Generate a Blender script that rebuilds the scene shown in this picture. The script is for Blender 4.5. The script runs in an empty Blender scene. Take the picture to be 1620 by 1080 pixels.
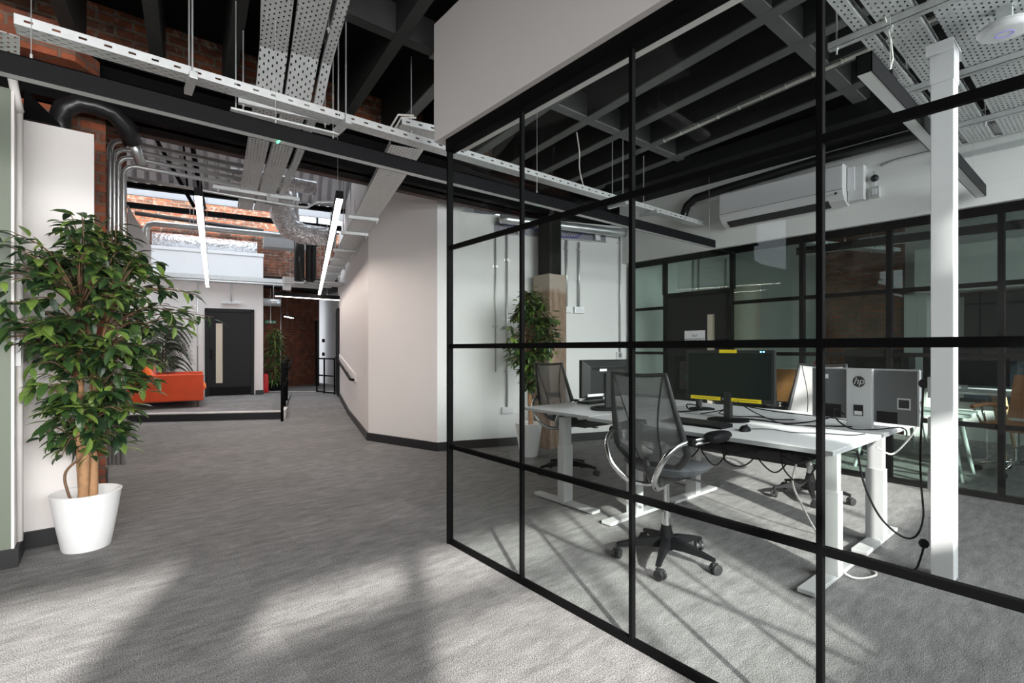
import bpy, bmesh, math, random
from mathutils import Vector, Matrix, Euler

# ------------------------------------------------------------------ camera, sky, sun, exposure
S = bpy.context.scene
COL = S.collection
R = math.radians
S.view_settings.view_transform = 'Standard'
S.view_settings.look = 'None'
S.view_settings.gamma = 1.0
S.view_settings.use_curve_mapping = False
S.view_settings.exposure = 0.80

cam = bpy.data.cameras.new('camera')
cam.sensor_width = 36.0
cam.lens = 792.0 / 1620.0 * 36.0
cam.shift_y = 12.0 / 1620.0
cam.clip_start = 0.05
cam_o = bpy.data.objects.new('camera', cam)
COL.objects.link(cam_o)
cam_o.location = (0, 0, 1.3)
cam_o.rotation_euler = (R(90), 0, -math.atan2(.632, .774))
S.camera = cam_o

world = bpy.data.worlds.new('sky')
S.world = world
world.use_nodes = True
bg = world.node_tree.nodes['Background']
bg.inputs[0].default_value = (.82, .91, 1.0, 1)
bg.inputs[1].default_value = 1.6

sun = bpy.data.lights.new('sun', 'SUN')
sun.energy = 8.2
sun.angle = R(1.5)
sun.color = (1.0, .97, .92)
sun_o = bpy.data.objects.new('sun', sun)
COL.objects.link(sun_o)
SUN_DIR = Vector((.43, .90, -.4445)).normalized()      # travels away from the windows behind the camera
sun_o.rotation_euler = SUN_DIR.to_track_quat('-Z', 'Y').to_euler()
sun_o.location = (-4, -8, 6)

def area(name, loc, direction, sx, sy, power, color=(1, 1, 1), spread=180):
    l = bpy.data.lights.new(name, 'AREA')
    l.shape = 'RECTANGLE'; l.size = sx; l.size_y = sy
    l.energy = power; l.color = color; l.spread = R(spread)
    o = bpy.data.objects.new(name, l); COL.objects.link(o)
    o.location = loc
    o.rotation_euler = Vector(direction).to_track_quat('-Z', 'Z').to_euler()
    return o

# daylight entering through the windows of the place (wall behind the camera, left wall, corridor rooflight)
area('daylight_window_wall', (-1.9, -2.35, 2.1), (0, 1, -.22), 8.5, 2.2, 160, (1, .98, .96), 92)
area('daylight_office_window', (3.9, -2.35, 2.4), (0, 1, -.25), 3.8, 2.4, 85, (.97, .985, 1), 105)
area('file_room_fill', (8.0, -2.35, 2.5), (0, 1, -.2), 2.6, .8, 14, (.93, .97, 1), 150)  # added fill to brighten the far room; no window is known there
area('daylight_rooflight', (2.0, 12.4, 5.6), (-.1, -.45, -1), 3.6, 1.6, 30, (.88, .94, 1), 160)

# ------------------------------------------------------------------ materials
MATS = {}
def nodes_of(name):
    m = bpy.data.materials.new(name); m.use_nodes = True
    nt = m.node_tree
    return m, nt, nt.nodes['Principled BSDF']

def L(nt, a, b): nt.links.new(a, b)

def N(nt, t, **kw):
    n = nt.nodes.new(t)
    for k, v in kw.items():
        if hasattr(n, k) and not k.startswith('i_'): setattr(n, k, v)
    return n

def mat(name, col, rough=.5, metal=0.0, var=.06, scale=8.0, bump=0.0, bscale=60.0, spec=.5, emit=0.0, emit_col=None, sheen=0.0):
    m, nt, p = nodes_of(name)
    p.inputs['Roughness'].default_value = rough
    p.inputs['Metallic'].default_value = metal
    p.inputs['Specular IOR Level'].default_value = spec
    tc = N(nt, 'ShaderNodeTexCoord')
    nz = N(nt, 'ShaderNodeTexNoise'); nz.inputs['Scale'].default_value = scale; nz.inputs['Detail'].default_value = 4
    L(nt, tc.outputs['Object'], nz.inputs['Vector'])
    mx = N(nt, 'ShaderNodeMix', data_type='RGBA')
    a = [max(0, c * (1 - var)) for c in col]; b = [min(1, c * (1 + var)) for c in col]
    mx.inputs['A'].default_value = (*a, 1); mx.inputs['B'].default_value = (*b, 1)
    L(nt, nz.outputs['Fac'], mx.inputs['Factor'])
    L(nt, mx.outputs['Result'], p.inputs['Base Color'])
    if bump:
        n2 = N(nt, 'ShaderNodeTexNoise'); n2.inputs['Scale'].default_value = bscale; n2.inputs['Detail'].default_value = 3
        L(nt, tc.outputs['Object'], n2.inputs['Vector'])
        bp = N(nt, 'ShaderNodeBump'); bp.inputs['Strength'].default_value = bump; bp.inputs['Distance'].default_value = .01
        L(nt, n2.outputs['Fac'], bp.inputs['Height']); L(nt, bp.outputs['Normal'], p.inputs['Normal'])
    if emit:
        p.inputs['Emission Color'].default_value = (*(emit_col or col), 1)
        p.inputs['Emission Strength'].default_value = emit
    if sheen:
        p.inputs['Sheen Weight'].default_value = sheen
    MATS[name] = m
    return m

mat('white_paint', (.76, .725, .705), .6, var=.02, scale=1.5, bump=.03, bscale=200)
mat('office_paint', (.76, .77, .75), .55, var=.02, scale=1.5, bump=.03, bscale=200)
mat('green_paint', (.15, .175, .135), .6, var=.02)
mat('fascia_white', (.80, .81, .82), .45, var=.02)
mat('black_paint', (.008, .008, .009), .7, spec=.25, var=.3, scale=3, bump=.15, bscale=25)
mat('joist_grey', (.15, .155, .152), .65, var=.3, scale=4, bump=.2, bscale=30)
mat('joist_paint', (.030, .031, .031), .65, var=.35, scale=4, bump=.2, bscale=30)
mat('black_steel', (.0038, .0038, .0040), .6, spec=.06, var=.1)
mat('skirting_black', (.014, .014, .016), .45, var=.1)
mat('door_black', (.010, .010, .012), .45, spec=.2, var=.08)
mat('rusty_steel', (.10, .062, .055), .7, var=.5, scale=6, bump=.3)
mat('black_plastic', (.006, .006, .007), .55, spec=.10, var=.1)
mat('dark_plastic', (.020, .021, .022), .42, spec=.3, var=.1)
mat('grey_plastic', (.13, .135, .14), .4, var=.05)
mat('screen', (.006, .011, .011), .2, var=.1, spec=.25)
mat('silver_plastic', (.64, .65, .67), .36, metal=.25, var=.05)
mat('chrome', (.80, .80, .81), .14, metal=1.0, var=.02)
mat('galvanised', (.60, .62, .62), .4, metal=.45, var=.14, scale=22)
mat('conduit_steel', (.60, .61, .61), .34, metal=.65, var=.06)
mat('foil', (.78, .78, .80), .22, metal=1.0, var=.08, bump=1.0, bscale=14)
next(n for n in MATS['foil'].node_tree.nodes if n.type == 'BUMP').inputs['Distance'].default_value = .06
mat('spiral_steel', (.66, .69, .70), .3, metal=.8, var=.06)
mat('rubber_black', (.016, .016, .017), .3, var=.2, bump=.25, bscale=30)
mat('desk_white', (.68, .69, .70), .38, var=.02)
mat('desk_edge', (.34, .35, .36), .45, var=.03)
mat('desk_leg', (.46, .465, .47), .4, var=.02)
mat('white_plastic', (.66, .66, .67), .38, var=.02)
mat('pot_white', (.86, .86, .86), .42, var=.02, scale=30)
mat('soil', (.05, .038, .028), .9, var=.4, scale=60, bump=.8)
mat('bark', (.40, .22, .11), .8, var=.35, scale=30, bump=.5, bscale=50)
mat('twig', (.16, .09, .05), .8, var=.3, scale=30)
mat('orange_velvet', (.52, .050, .005), .75, var=.22, scale=5, sheen=.15)
mat('orange_cushion', (.80, .15, .008), .7, var=.1, scale=5, sheen=.15)
mat('dark_wood', (.05, .025, .015), .5, var=.3, scale=20)
mat('oak', (.55, .38, .22), .5, var=.2, scale=20)
mat('tan_leather', (.50, .19, .075), .45, var=.12, scale=12)
mat('seat_fabric', (.060, .066, .078), .8, var=.12, scale=90, bump=.2, bscale=400)
mat('yellow_tape', (.86, .68, .01), .5, var=.03)
mat('ink', (.02, .02, .02), .6)
mat('tape_ink', (.30, .24, .01), .6)
mat('paper', (.78, .78, .80), .7, var=.01)
mat('diffuser_off', (.74, .75, .75), .4, var=.01)
mat('diffuser_lit', (1, .95, .93), .4, var=0, emit=19.0, emit_col=(1, .88, .80))
mat('diffuser_far', (1, .95, .93), .4, var=0, emit=7, emit_col=(1, .90, .86))
mat('led_blue', (.1, .5, 1), .4, emit=4.0, emit_col=(.15, .6, 1))
mat('led_violet', (.15, .12, .6), .4, emit=.3, emit_col=(.3, .25, 1))
mat('led_green', (.05, .8, .25), .4, emit=2.5, emit_col=(.1, .9, .3))
mat('sign_green', (.03, .26, .12), .4, var=.03)
mat('red_paint', (.55, .02, .02), .35)
mat('beige_panel', (.40, .36, .30), .5, var=.06)
mat('cream', (.62, .56, .44), .6, var=.03)
mat('grey_bulkhead', (.40, .40, .40), .5, var=.05)
mat('dark_glass', (.008, .013, .017), .5, var=.3, spec=.15)
mat('cable_white', (.75, .73, .68), .45)
mat('cable_blue', (.10, .10, .45), .45)
mat('corrugated', (.80, .81, .84), .45, var=.04)
mat('mug_red', (.62, .12, .12), .35)
mat('dark_grille', (.03, .03, .03), .5)

def carpet():
    m, nt, p = nodes_of('carpet')
    p.inputs['Roughness'].default_value = .95
    p.inputs['Specular IOR Level'].default_value = .1
    g = N(nt, 'ShaderNodeNewGeometry')
    # plank tiles, one metre long, a quarter wide, each with its own tone
    br = N(nt, 'ShaderNodeTexBrick'); br.offset = .37; br.inputs['Scale'].default_value = 1.0
    br.inputs['Mortar Size'].default_value = .0015; br.inputs['Brick Width'].default_value = 1.0; br.inputs['Row Height'].default_value = .5
    br.inputs['Color1'].default_value = (.90, .90, .90, 1); br.inputs['Color2'].default_value = (1.06, 1.06, 1.07, 1); br.inputs['Mortar'].default_value = (.86, .86, .86, 1)
    L(nt, g.outputs['Position'], br.inputs['Vector'])
    mp = N(nt, 'ShaderNodeMapping'); mp.inputs['Scale'].default_value = (1.6, 5.0, 1)
    L(nt, g.outputs['Position'], mp.inputs['Vector'])
    st = N(nt, 'ShaderNodeTexNoise'); st.inputs['Scale'].default_value = 3.4; st.inputs['Detail'].default_value = 8; st.inputs['Roughness'].default_value = .72
    L(nt, mp.outputs['Vector'], st.inputs['Vector'])
    fi = N(nt, 'ShaderNodeTexNoise'); fi.inputs['Scale'].default_value = 210; fi.inputs['Detail'].default_value = 2
    L(nt, g.outputs['Position'], fi.inputs['Vector'])
    r1 = N(nt, 'ShaderNodeValToRGB'); r1.color_ramp.elements[0].position = .31; r1.color_ramp.elements[1].position = .71
    r1.color_ramp.elements[0].color = (.145, .142, .140, 1); r1.color_ramp.elements[1].color = (.29, .283, .279, 1)
    L(nt, st.outputs['Fac'], r1.inputs['Fac'])
    r2 = N(nt, 'ShaderNodeValToRGB'); r2.color_ramp.elements[0].position = .36; r2.color_ramp.elements[1].position = .64
    r2.color_ramp.elements[0].color = (.35, .35, .35, 1); r2.color_ramp.elements[1].color = (1.65, 1.65, 1.65, 1)
    L(nt, fi.outputs['Fac'], r2.inputs['Fac'])
    m1 = N(nt, 'ShaderNodeMix', data_type='RGBA', blend_type='MULTIPLY'); m1.inputs['Factor'].default_value = 1
    L(nt, r1.outputs['Color'], m1.inputs['A']); L(nt, r2.outputs['Color'], m1.inputs['B'])
    m2 = N(nt, 'ShaderNodeMix', data_type='RGBA', blend_type='MULTIPLY'); m2.inputs['Factor'].default_value = 1
    L(nt, m1.outputs['Result'], m2.inputs['A']); L(nt, br.outputs['Color'], m2.inputs['B'])
    L(nt, m2.outputs['Result'], p.inputs['Base Color'])
    bp = N(nt, 'ShaderNodeBump'); bp.inputs['Strength'].default_value = .5; bp.inputs['Distance'].default_value = .004
    L(nt, fi.outputs['Fac'], bp.inputs['Height']); L(nt, bp.outputs['Normal'], p.inputs['Normal'])
    MATS['carpet'] = m
carpet()

def brick(name, c1, c2, mort, mortar_size=.012, stain=.5, axis='X', white=0.0):
    m, nt, p = nodes_of(name)
    p.inputs['Roughness'].default_value = .85
    tc = N(nt, 'ShaderNodeTexCoord')
    sep = N(nt, 'ShaderNodeSeparateXYZ'); L(nt, tc.outputs['Object'], sep.inputs[0])
    add = N(nt, 'ShaderNodeMath', operation='ADD'); L(nt, sep.outputs['X'], add.inputs[0]); L(nt, sep.outputs['Y'], add.inputs[1])
    cb = N(nt, 'ShaderNodeCombineXYZ'); L(nt, add.outputs[0], cb.inputs['X']); L(nt, sep.outputs['Z'], cb.inputs['Y'])
    br = N(nt, 'ShaderNodeTexBrick'); br.offset = .5
    br.inputs['Scale'].default_value = 1; br.inputs['Brick Width'].default_value = .225; br.inputs['Row Height'].default_value = .078
    br.inputs['Mortar Size'].default_value = mortar_size; br.inputs['Mortar Smooth'].default_value = .3
    br.inputs['Color1'].default_value = (*c1, 1); br.inputs['Color2'].default_value = (*c2, 1); br.inputs['Mortar'].default_value = (*mort, 1)
    L(nt, cb.outputs[0], br.inputs['Vector'])
    nz = N(nt, 'ShaderNodeTexNoise'); nz.inputs['Scale'].default_value = 5; nz.inputs['Detail'].default_value = 6; nz.inputs['Roughness'].default_value = .7
    L(nt, tc.outputs['Object'], nz.inputs['Vector'])
    rp = N(nt, 'ShaderNodeValToRGB'); rp.color_ramp.elements[0].position = .35; rp.color_ramp.elements[1].position = .68
    rp.color_ramp.elements[0].color = (1 - stain, 1 - stain, 1 - stain, 1); rp.color_ramp.elements[1].color = (1.15, 1.1, 1.05, 1)
    L(nt, nz.outputs['Fac'], rp.inputs['Fac'])
    mx = N(nt, 'ShaderNodeMix', data_type='RGBA', blend_type='MULTIPLY'); mx.inputs['Factor'].default_value = 1
    L(nt, br.outputs['Color'], mx.inputs['A']); L(nt, rp.outputs['Color'], mx.inputs['B'])
    out = mx.outputs['Result']
    if white:
        n3 = N(nt, 'ShaderNodeTexNoise'); n3.inputs['Scale'].default_value = 9; n3.inputs['Detail'].default_value = 8; n3.inputs['Roughness'].default_value = .75
        L(nt, tc.outputs['Object'], n3.inputs['Vector'])
        r3 = N(nt, 'ShaderNodeValToRGB'); r3.color_ramp.elements[0].position = .54; r3.color_ramp.elements[1].position = .70
        r3.color_ramp.elements[1].color = (white, white, white, 1)
        L(nt, n3.outputs['Fac'], r3.inputs['Fac'])
        mw = N(nt, 'ShaderNodeMix', data_type='RGBA'); mw.inputs['B'].default_value = (.55, .48, .42, 1)
        L(nt, r3.outputs['Color'], mw.inputs['Factor']); L(nt, out, mw.inputs['A'])
        out = mw.outputs['Result']
    L(nt, out, p.inputs['Base Color'])
    bp = N(nt, 'ShaderNodeBump'); bp.inputs['Strength'].default_value = .6; bp.inputs['Distance'].default_value = .01
    L(nt, br.outputs['Fac'], bp.inputs['Height']); bp.invert = True
    L(nt, bp.outputs['Normal'], p.inputs['Normal'])
    MATS[name] = m
brick('brick_red', (.36, .10, .045), (.24, .075, .04), (.20, .13, .10), .012, .55)
brick('brick_old', (.30, .085, .035), (.13, .055, .035), (.20, .16, .125), .012, .65, white=.6)
brick('brick_far', (.26, .062, .028), (.15, .045, .025), (.17, .11, .085), .012, .5, white=.25)

def column_concrete():
    m, nt, p = nodes_of('concrete')
    p.inputs['Roughness'].default_value = .9
    tc = N(nt, 'ShaderNodeTexCoord')
    mp = N(nt, 'ShaderNodeMapping'); mp.inputs['Scale'].default_value = (9, 9, 2.2); L(nt, tc.outputs['Object'], mp.inputs['Vector'])
    nz = N(nt, 'ShaderNodeTexNoise'); nz.inputs['Scale'].default_value = 1.4; nz.inputs['Detail'].default_value = 9; nz.inputs['Roughness'].default_value = .7
    L(nt, mp.outputs['Vector'], nz.inputs['Vector'])
    sep = N(nt, 'ShaderNodeSeparateXYZ'); L(nt, tc.outputs['Object'], sep.inputs[0])
    zr = N(nt, 'ShaderNodeMapRange'); zr.inputs['From Min'].default_value = 2.02; zr.inputs['From Max'].default_value = 2.16; zr.inputs['To Max'].default_value = .42; L(nt, sep.outputs['Z'], zr.inputs['Value'])
    ad = N(nt, 'ShaderNodeMath', operation='ADD'); L(nt, nz.outputs['Fac'], ad.inputs[0]); L(nt, zr.outputs[0], ad.inputs[1])
    rp = N(nt, 'ShaderNodeValToRGB'); e = rp.color_ramp.elements
    e[0].position = .30; e[0].color = (.13, .085, .060, 1); e[1].position = .72; e[1].color = (.40, .34, .28, 1)
    q = e.new(.52); q.color = (.27, .185, .13, 1)
    L(nt, ad.outputs[0], rp.inputs['Fac']); L(nt, rp.outputs['Color'], p.inputs['Base Color'])
    bp = N(nt, 'ShaderNodeBump'); bp.inputs['Strength'].default_value = .6; bp.inputs['Distance'].default_value = .02; L(nt, nz.outputs['Fac'], bp.inputs['Height']); L(nt, bp.outputs['Normal'], p.inputs['Normal'])
    MATS['concrete'] = m
column_concrete()

def glass(name, tint, fr=1.45):
    m, nt, p = nodes_of(name)
    nt.nodes.remove(p)
    out = nt.nodes['Material Output']
    tr = N(nt, 'ShaderNodeBsdfTransparent'); tr.inputs['Color'].default_value = (*tint, 1)
    gl = N(nt, 'ShaderNodeBsdfGlossy'); gl.inputs['Roughness'].default_value = .01
    lw = N(nt, 'ShaderNodeLayerWeight'); lw.inputs['Blend'].default_value = .5
    pw = N(nt, 'ShaderNodeMath', operation='POWER'); pw.inputs[1].default_value = 5.0; L(nt, lw.outputs['Facing'], pw.inputs[0])
    fz = N(nt, 'ShaderNodeMath', operation='MULTIPLY_ADD'); fz.inputs[1].default_value = .6; fz.inputs[2].default_value = fr; L(nt, pw.outputs[0], fz.inputs[0])
    mx = N(nt, 'ShaderNodeMixShader')
    L(nt, fz.outputs[0], mx.inputs[0]); L(nt, tr.outputs[0], mx.inputs[1]); L(nt, gl.outputs[0], mx.inputs[2])
    L(nt, mx.outputs[0], out.inputs['Surface'])
    MATS[name] = m
glass('glass', (.955, .975, .965), .02)
glass('glass_green', (.85, .92, .89), .03)

def mesh_fabric(name, col, alpha, rough=.7):
    m, nt, p = nodes_of(name)
    out = nt.nodes['Material Output']
    p.inputs['Base Color'].default_value = (*col, 1); p.inputs['Roughness'].default_value = rough
    tc = N(nt, 'ShaderNodeTexCoord')
    ck = N(nt, 'ShaderNodeTexWave'); ck.inputs['Scale'].default_value = 90
    L(nt, tc.outputs['Object'], ck.inputs['Vector'])
    mr = N(nt, 'ShaderNodeMapRange'); mr.inputs['To Min'].default_value = alpha - .08; mr.inputs['To Max'].default_value = alpha + .08
    L(nt, ck.outputs['Fac'], mr.inputs['Value'])
    tr = N(nt, 'ShaderNodeBsdfTransparent')
    mx = N(nt, 'ShaderNodeMixShader'); L(nt, mr.outputs[0], mx.inputs[0]); L(nt, tr.outputs[0], mx.inputs[1]); L(nt, p.outputs[0], mx.inputs[2])
    L(nt, mx.outputs[0], out.inputs['Surface'])
    MATS[name] = m
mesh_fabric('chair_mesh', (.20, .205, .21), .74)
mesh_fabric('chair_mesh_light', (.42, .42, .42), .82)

def perforated(name, px, py, wx, wy, use_z=False, col=(.68, .70, .70)):
    """galvanised sheet with punched slots (see-through), slots laid out along the object's own axes"""
    m, nt, p = nodes_of(name)
    out = nt.nodes['Material Output']
    p.inputs['Metallic'].default_value = .3; p.inputs['Roughness'].default_value = .42
    tc = N(nt, 'ShaderNodeTexCoord')
    nz = N(nt, 'ShaderNodeTexNoise'); nz.inputs['Scale'].default_value = 18; L(nt, tc.outputs['Object'], nz.inputs['Vector'])
    cr = N(nt, 'ShaderNodeMix', data_type='RGBA'); cr.inputs['A'].default_value = (*[c * .85 for c in col], 1); cr.inputs['B'].default_value = (*[min(1, c * 1.12) for c in col], 1)
    L(nt, nz.outputs['Fac'], cr.inputs['Factor']); L(nt, cr.outputs['Result'], p.inputs['Base Color'])
    sep = N(nt, 'ShaderNodeSeparateXYZ'); L(nt, tc.outputs['Object'], sep.inputs[0])
    def math(op, a, b=None):
        n = N(nt, 'ShaderNodeMath', operation=op)
        for i, v in enumerate((a, b)):
            if v is None: continue
            if isinstance(v, (int, float)): n.inputs[i].default_value = v
            else: L(nt, v, n.inputs[i])
        return n.outputs[0]
    def band(v, period, width):
        f = math('FRACT', math('DIVIDE', v, period))
        return math('LESS_THAN', math('ABSOLUTE', math('SUBTRACT', f, .5)), width / period / 2)
    yy = sep.outputs['Z'] if use_z else sep.outputs['Y']
    row = math('MODULO', math('FLOOR', math('DIVIDE', math('ADD', yy, 10.0), py)), 2.0)
    xs = math('ADD', math('ADD', sep.outputs['X'], 20.0), math('MULTIPLY', row, px / 2))
    hole = math('MULTIPLY', band(xs, px, wx), band(math('ADD', yy, 10.0), py, wy))
    tr = N(nt, 'ShaderNodeBsdfTransparent')
    mx = N(nt, 'ShaderNodeMixShader'); L(nt, hole, mx.inputs[0]); L(nt, p.outputs[0], mx.inputs[1]); L(nt, tr.outputs[0], mx.inputs[2])
    L(nt, mx.outputs[0], out.inputs['Surface'])
    MATS[name] = m
perforated('tray_base', .05, .025, .019, .009)
perforated('tray_dark', .04, .03, .012, .018, use_z=True, col=(.20, .20, .24))
perforated('tray_side', .10, .05, .032, .012, use_z=True)

def leaf_mat(name, c1, c2, c3):
    m, nt, p = nodes_of(name)
    p.inputs['Roughness'].default_value = .38
    g = N(nt, 'ShaderNodeNewGeometry')
    rp = N(nt, 'ShaderNodeValToRGB')
    rp.color_ramp.elements[0].color = (*c1, 1); rp.color_ramp.elements[1].color = (*c3, 1); rp.color_ramp.elements[1].position = .95
    e = rp.color_ramp.elements.new(.6); e.color = (*c2, 1)
    L(nt, g.outputs['Random Per Island'], rp.inputs['Fac']); L(nt, rp.outputs['Color'], p.inputs['Base Color'])
    p.inputs['Subsurface Weight'].default_value = 0
    MATS[name] = m
leaf_mat('ficus_leaf', (.010, .028, .012), (.042, .090, .024), (.17, .26, .05))
leaf_mat('palm_leaf', (.03, .045, .03), (.06, .08, .05), (.14, .16, .10))
leaf_mat('bush_leaf', (.02, .05, .015), (.06, .13, .03), (.22, .32, .07))

# ------------------------------------------------------------------ mesh helpers
class MB:
    """collects simple shapes; build() links them as ONE mesh object"""
    def __init__(s): s.v = []; s.f = []; s.m = []
    def add(s, verts, faces, mi=0, M=None):
        o = len(s.v)
        s.v += [tuple(M @ Vector(v)) if M else tuple(v) for v in verts]
        s.f += [tuple(i + o for i in f) for f in faces]; s.m += [mi] * len(faces)
        return s
    def box(s, x0, x1, y0, y1, z0, z1, mi=0, M=None):
        v = [(x, y, z) for z in (z0, z1) for y in (y0, y1) for x in (x0, x1)]
        return s.add(v, [(0, 2, 3, 1), (4, 5, 7, 6), (0, 1, 5, 4), (2, 6, 7, 3), (0, 4, 6, 2), (1, 3, 7, 5)], mi, M)
    def cbox(s, c, d, mi=0, M=None):
        return s.box(c[0] - d[0] / 2, c[0] + d[0] / 2, c[1] - d[1] / 2, c[1] + d[1] / 2, c[2] - d[2] / 2, c[2] + d[2] / 2, mi, M)
    def prism(s, poly, z0, z1, mi=0, M=None):
        n = len(poly); zs0 = z0 if isinstance(z0, (list, tuple)) else [z0] * n; zs1 = z1 if isinstance(z1, (list, tuple)) else [z1] * n
        v = [(p[0], p[1], zs0[i]) for i, p in enumerate(poly)] + [(p[0], p[1], zs1[i]) for i, p in enumerate(poly)]
        f = [tuple(range(n))[::-1], tuple(range(n, 2 * n))] + [(i, (i + 1) % n, n + (i + 1) % n, n + i) for i in range(n)]
        return s.add(v, f, mi, M)
    def bar(s, a, b, w, h, mi=0, up=(0, 0, 1)):
        a, b = Vector(a), Vector(b); d = (b - a).normalized(); u = Vector(up)
        if abs(d.dot(u)) > .99: u = Vector((1, 0, 0))
        r = d.cross(u).normalized(); u = r.cross(d).normalized()
        v = [p + r * (w / 2 * i) + u * (h / 2 * j) for p in (a, b) for i, j in ((-1, -1), (1, -1), (1, 1), (-1, 1))]
        return s.add(v, [(0, 1, 2, 3), (7, 6, 5, 4), (0, 4, 5, 1), (1, 5, 6, 2), (2, 6, 7, 3), (3, 7, 4, 0)], mi)
    def tube(s, pts, r, n=8, mi=0, closed=False, cap=True):
        P = [Vector(p) for p in pts]; k = len(P); rs = r if isinstance(r, (list, tuple)) else [r] * k
        o = len(s.v); prev = None
        for i, p in enumerate(P):
            if closed: d = P[(i + 1) % k] - P[i - 1]
            else: d = P[min(i + 1, k - 1)] - P[max(i - 1, 0)]
            d = d.normalized() if d.length > 1e-9 else Vector((0, 0, 1))
            if prev is None:
                u = Vector((0, 0, 1)) if abs(d.z) < .9 else Vector((1, 0, 0)); u = (u - d * u.dot(d)).normalized()
            else:
                u = prev - d * prev.dot(d); u = u.normalized() if u.length > 1e-6 else Vector((1, 0, 0))
            prev = u; w = d.cross(u)
            for j in range(n):
                a = 2 * math.pi * j / n; s.v.append(tuple(p + (u * math.cos(a) + w * math.sin(a)) * rs[i]))
        for i in range(k if closed else k - 1):
            i2 = (i + 1) % k
            for j in range(n):
                s.f.append((o + i * n + j, o + i * n + (j + 1) % n, o + i2 * n + (j + 1) % n, o + i2 * n + j)); s.m.append(mi)
        if cap and not closed:
            s.f.append(tuple(o + j for j in range(n))[::-1]); s.f.append(tuple(o + (k - 1) * n + j for j in range(n))); s.m += [mi, mi]
        return s
    def lathe(s, prof, n=32, mi=0, M=None, sx=1, sy=1):
        k = len(prof)
        v = [(r * math.cos(2 * math.pi * j / n) * sx, r * math.sin(2 * math.pi * j / n) * sy, z) for r, z in prof for j in range(n)]
        f = [(i * n + j, i * n + (j + 1) % n, (i + 1) * n + (j + 1) % n, (i + 1) * n + j) for i in range(k - 1) for j in range(n)]
        if prof[0][0] > 1e-6: f.append(tuple(range(n))[::-1])
        if prof[-1][0] > 1e-6: f.append(tuple(range((k - 1) * n, k * n)))
        return s.add(v, f, mi, M)
    def cyl(s, a, b, r, n=16, mi=0): return s.tube([a, b], r, n, mi)
    def ball(s, c, r, mi=0, n=12, k=8):
        rr = r if isinstance(r, (list, tuple)) else (r, r, r)
        prof = [(math.sin(math.pi * i / k) + 1e-5, -math.cos(math.pi * i / k)) for i in range(k + 1)]
        return s.lathe(prof, n, mi, Matrix.Translation(c) @ Matrix.Diagonal((*rr, 1)))
    def grid(s, fn, nu, nv, mi=0):
        v = [fn(i / nu, j / nv) for j in range(nv + 1) for i in range(nu + 1)]
        f = [(j * (nu + 1) + i, j * (nu + 1) + i + 1, (j + 1) * (nu + 1) + i + 1, (j + 1) * (nu + 1) + i) for j in range(nv) for i in range(nu)]
        return s.add(v, f, mi)
    def build(s, name, m, parent=None, bevel=0.0, smooth=False, seg=2, mods=None):
        me = bpy.data.meshes.new(name); me.from_pydata(s.v, [], s.f); 
        ms = m if isinstance(m, (list, tuple)) else [m]
        for x in ms: me.materials.append(MATS[x])
        for p, i in zip(me.polygons, s.m): p.material_index = i
        bm = bmesh.new(); bm.from_mesh(me)
        bmesh.ops.remove_doubles(bm, verts=bm.verts, dist=1e-6)
        bmesh.ops.recalc_face_normals(bm, faces=bm.faces)
        if bevel:
            es = [e for e in bm.edges if len(e.link_faces) == 2 and e.calc_face_angle(0) > .5]
            bmesh.ops.bevel(bm, geom=es, offset=bevel, segments=seg, affect='EDGES', profile=.6)
        bm.to_mesh(me); bm.free()
        if smooth:
            for p in me.polygons: p.use_smooth = True
            if smooth == 'auto':
                try: me.set_sharp_from_angle(angle=R(38))
                except Exception: pass
        o = bpy.data.objects.new(name, me); COL.objects.link(o)
        if parent is not None: o.parent = parent
        return o

def tag(o, label=None, cat=None, group=None, kind=None):
    if label: o['label'] = label
    if cat: o['category'] = cat
    if group: o['group'] = group
    if kind: o['kind'] = kind
    return o

def thing(name, label, cat, loc=(0, 0, 0), rz=0.0, group=None, kind=None):
    o = bpy.data.objects.new(name, None); COL.objects.link(o)
    o.empty_display_size = .1; o.location = loc; o.rotation_euler = (0, 0, rz)
    return tag(o, label, cat, group, kind)

def single(mb, name, m, label, cat, loc=(0, 0, 0), rz=0.0, group=None, kind=None, **kw):
    o = mb.build(name, m, None, **kw); o.location = loc; o.rotation_euler = (0, 0, rz)
    return tag(o, label, cat, group, kind)

def struct(mb, name, m, label=None, cat=None, loc=(0, 0, 0), rz=0.0, parent=None, **kw):
    o = mb.build(name, m, parent, **kw)
    if parent is None:
        o.location = loc; o.rotation_euler = (0, 0, rz)
        tag(o, label, cat, None, 'structure')
    return o

def kids(o): return [c for c in bpy.data.objects if c.parent == o]
def copy_tree(o, parent=None):
    ch = kids(o)
    c = o.copy(); COL.objects.link(c)
    if parent is not None: c.parent = parent
    for k in ch: copy_tree(k, c)
    return c

def place(o, loc, rz, label=None, group=None):
    o.location = loc; o.rotation_euler = (0, 0, rz)
    if label: o['label'] = label
    if group: o['group'] = group
    return o

def text_mb(body, size, extrude=.001, shear=0.0, align='CENTER'):
    cu = bpy.data.curves.new('lettering', 'FONT'); cu.body = body; cu.size = size; cu.extrude = extrude; cu.shear = shear
    cu.align_x = align; cu.align_y = 'CENTER'; cu.resolution_u = 4
    o = bpy.data.objects.new('lettering', cu); COL.objects.link(o)
    dg = bpy.context.evaluated_depsgraph_get(); dg.update()
    me = bpy.data.meshes.new_from_object(o.evaluated_get(dg))
    mb = MB(); mb.add([v.co[:] for v in me.vertices], [tuple(p.vertices) for p in me.polygons])
    bpy.data.objects.remove(o); bpy.data.curves.remove(cu); bpy.data.meshes.remove(me)
    return mb

def rot(d):      # heading of a plan direction
    return math.atan2(d[1], d[0])

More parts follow.
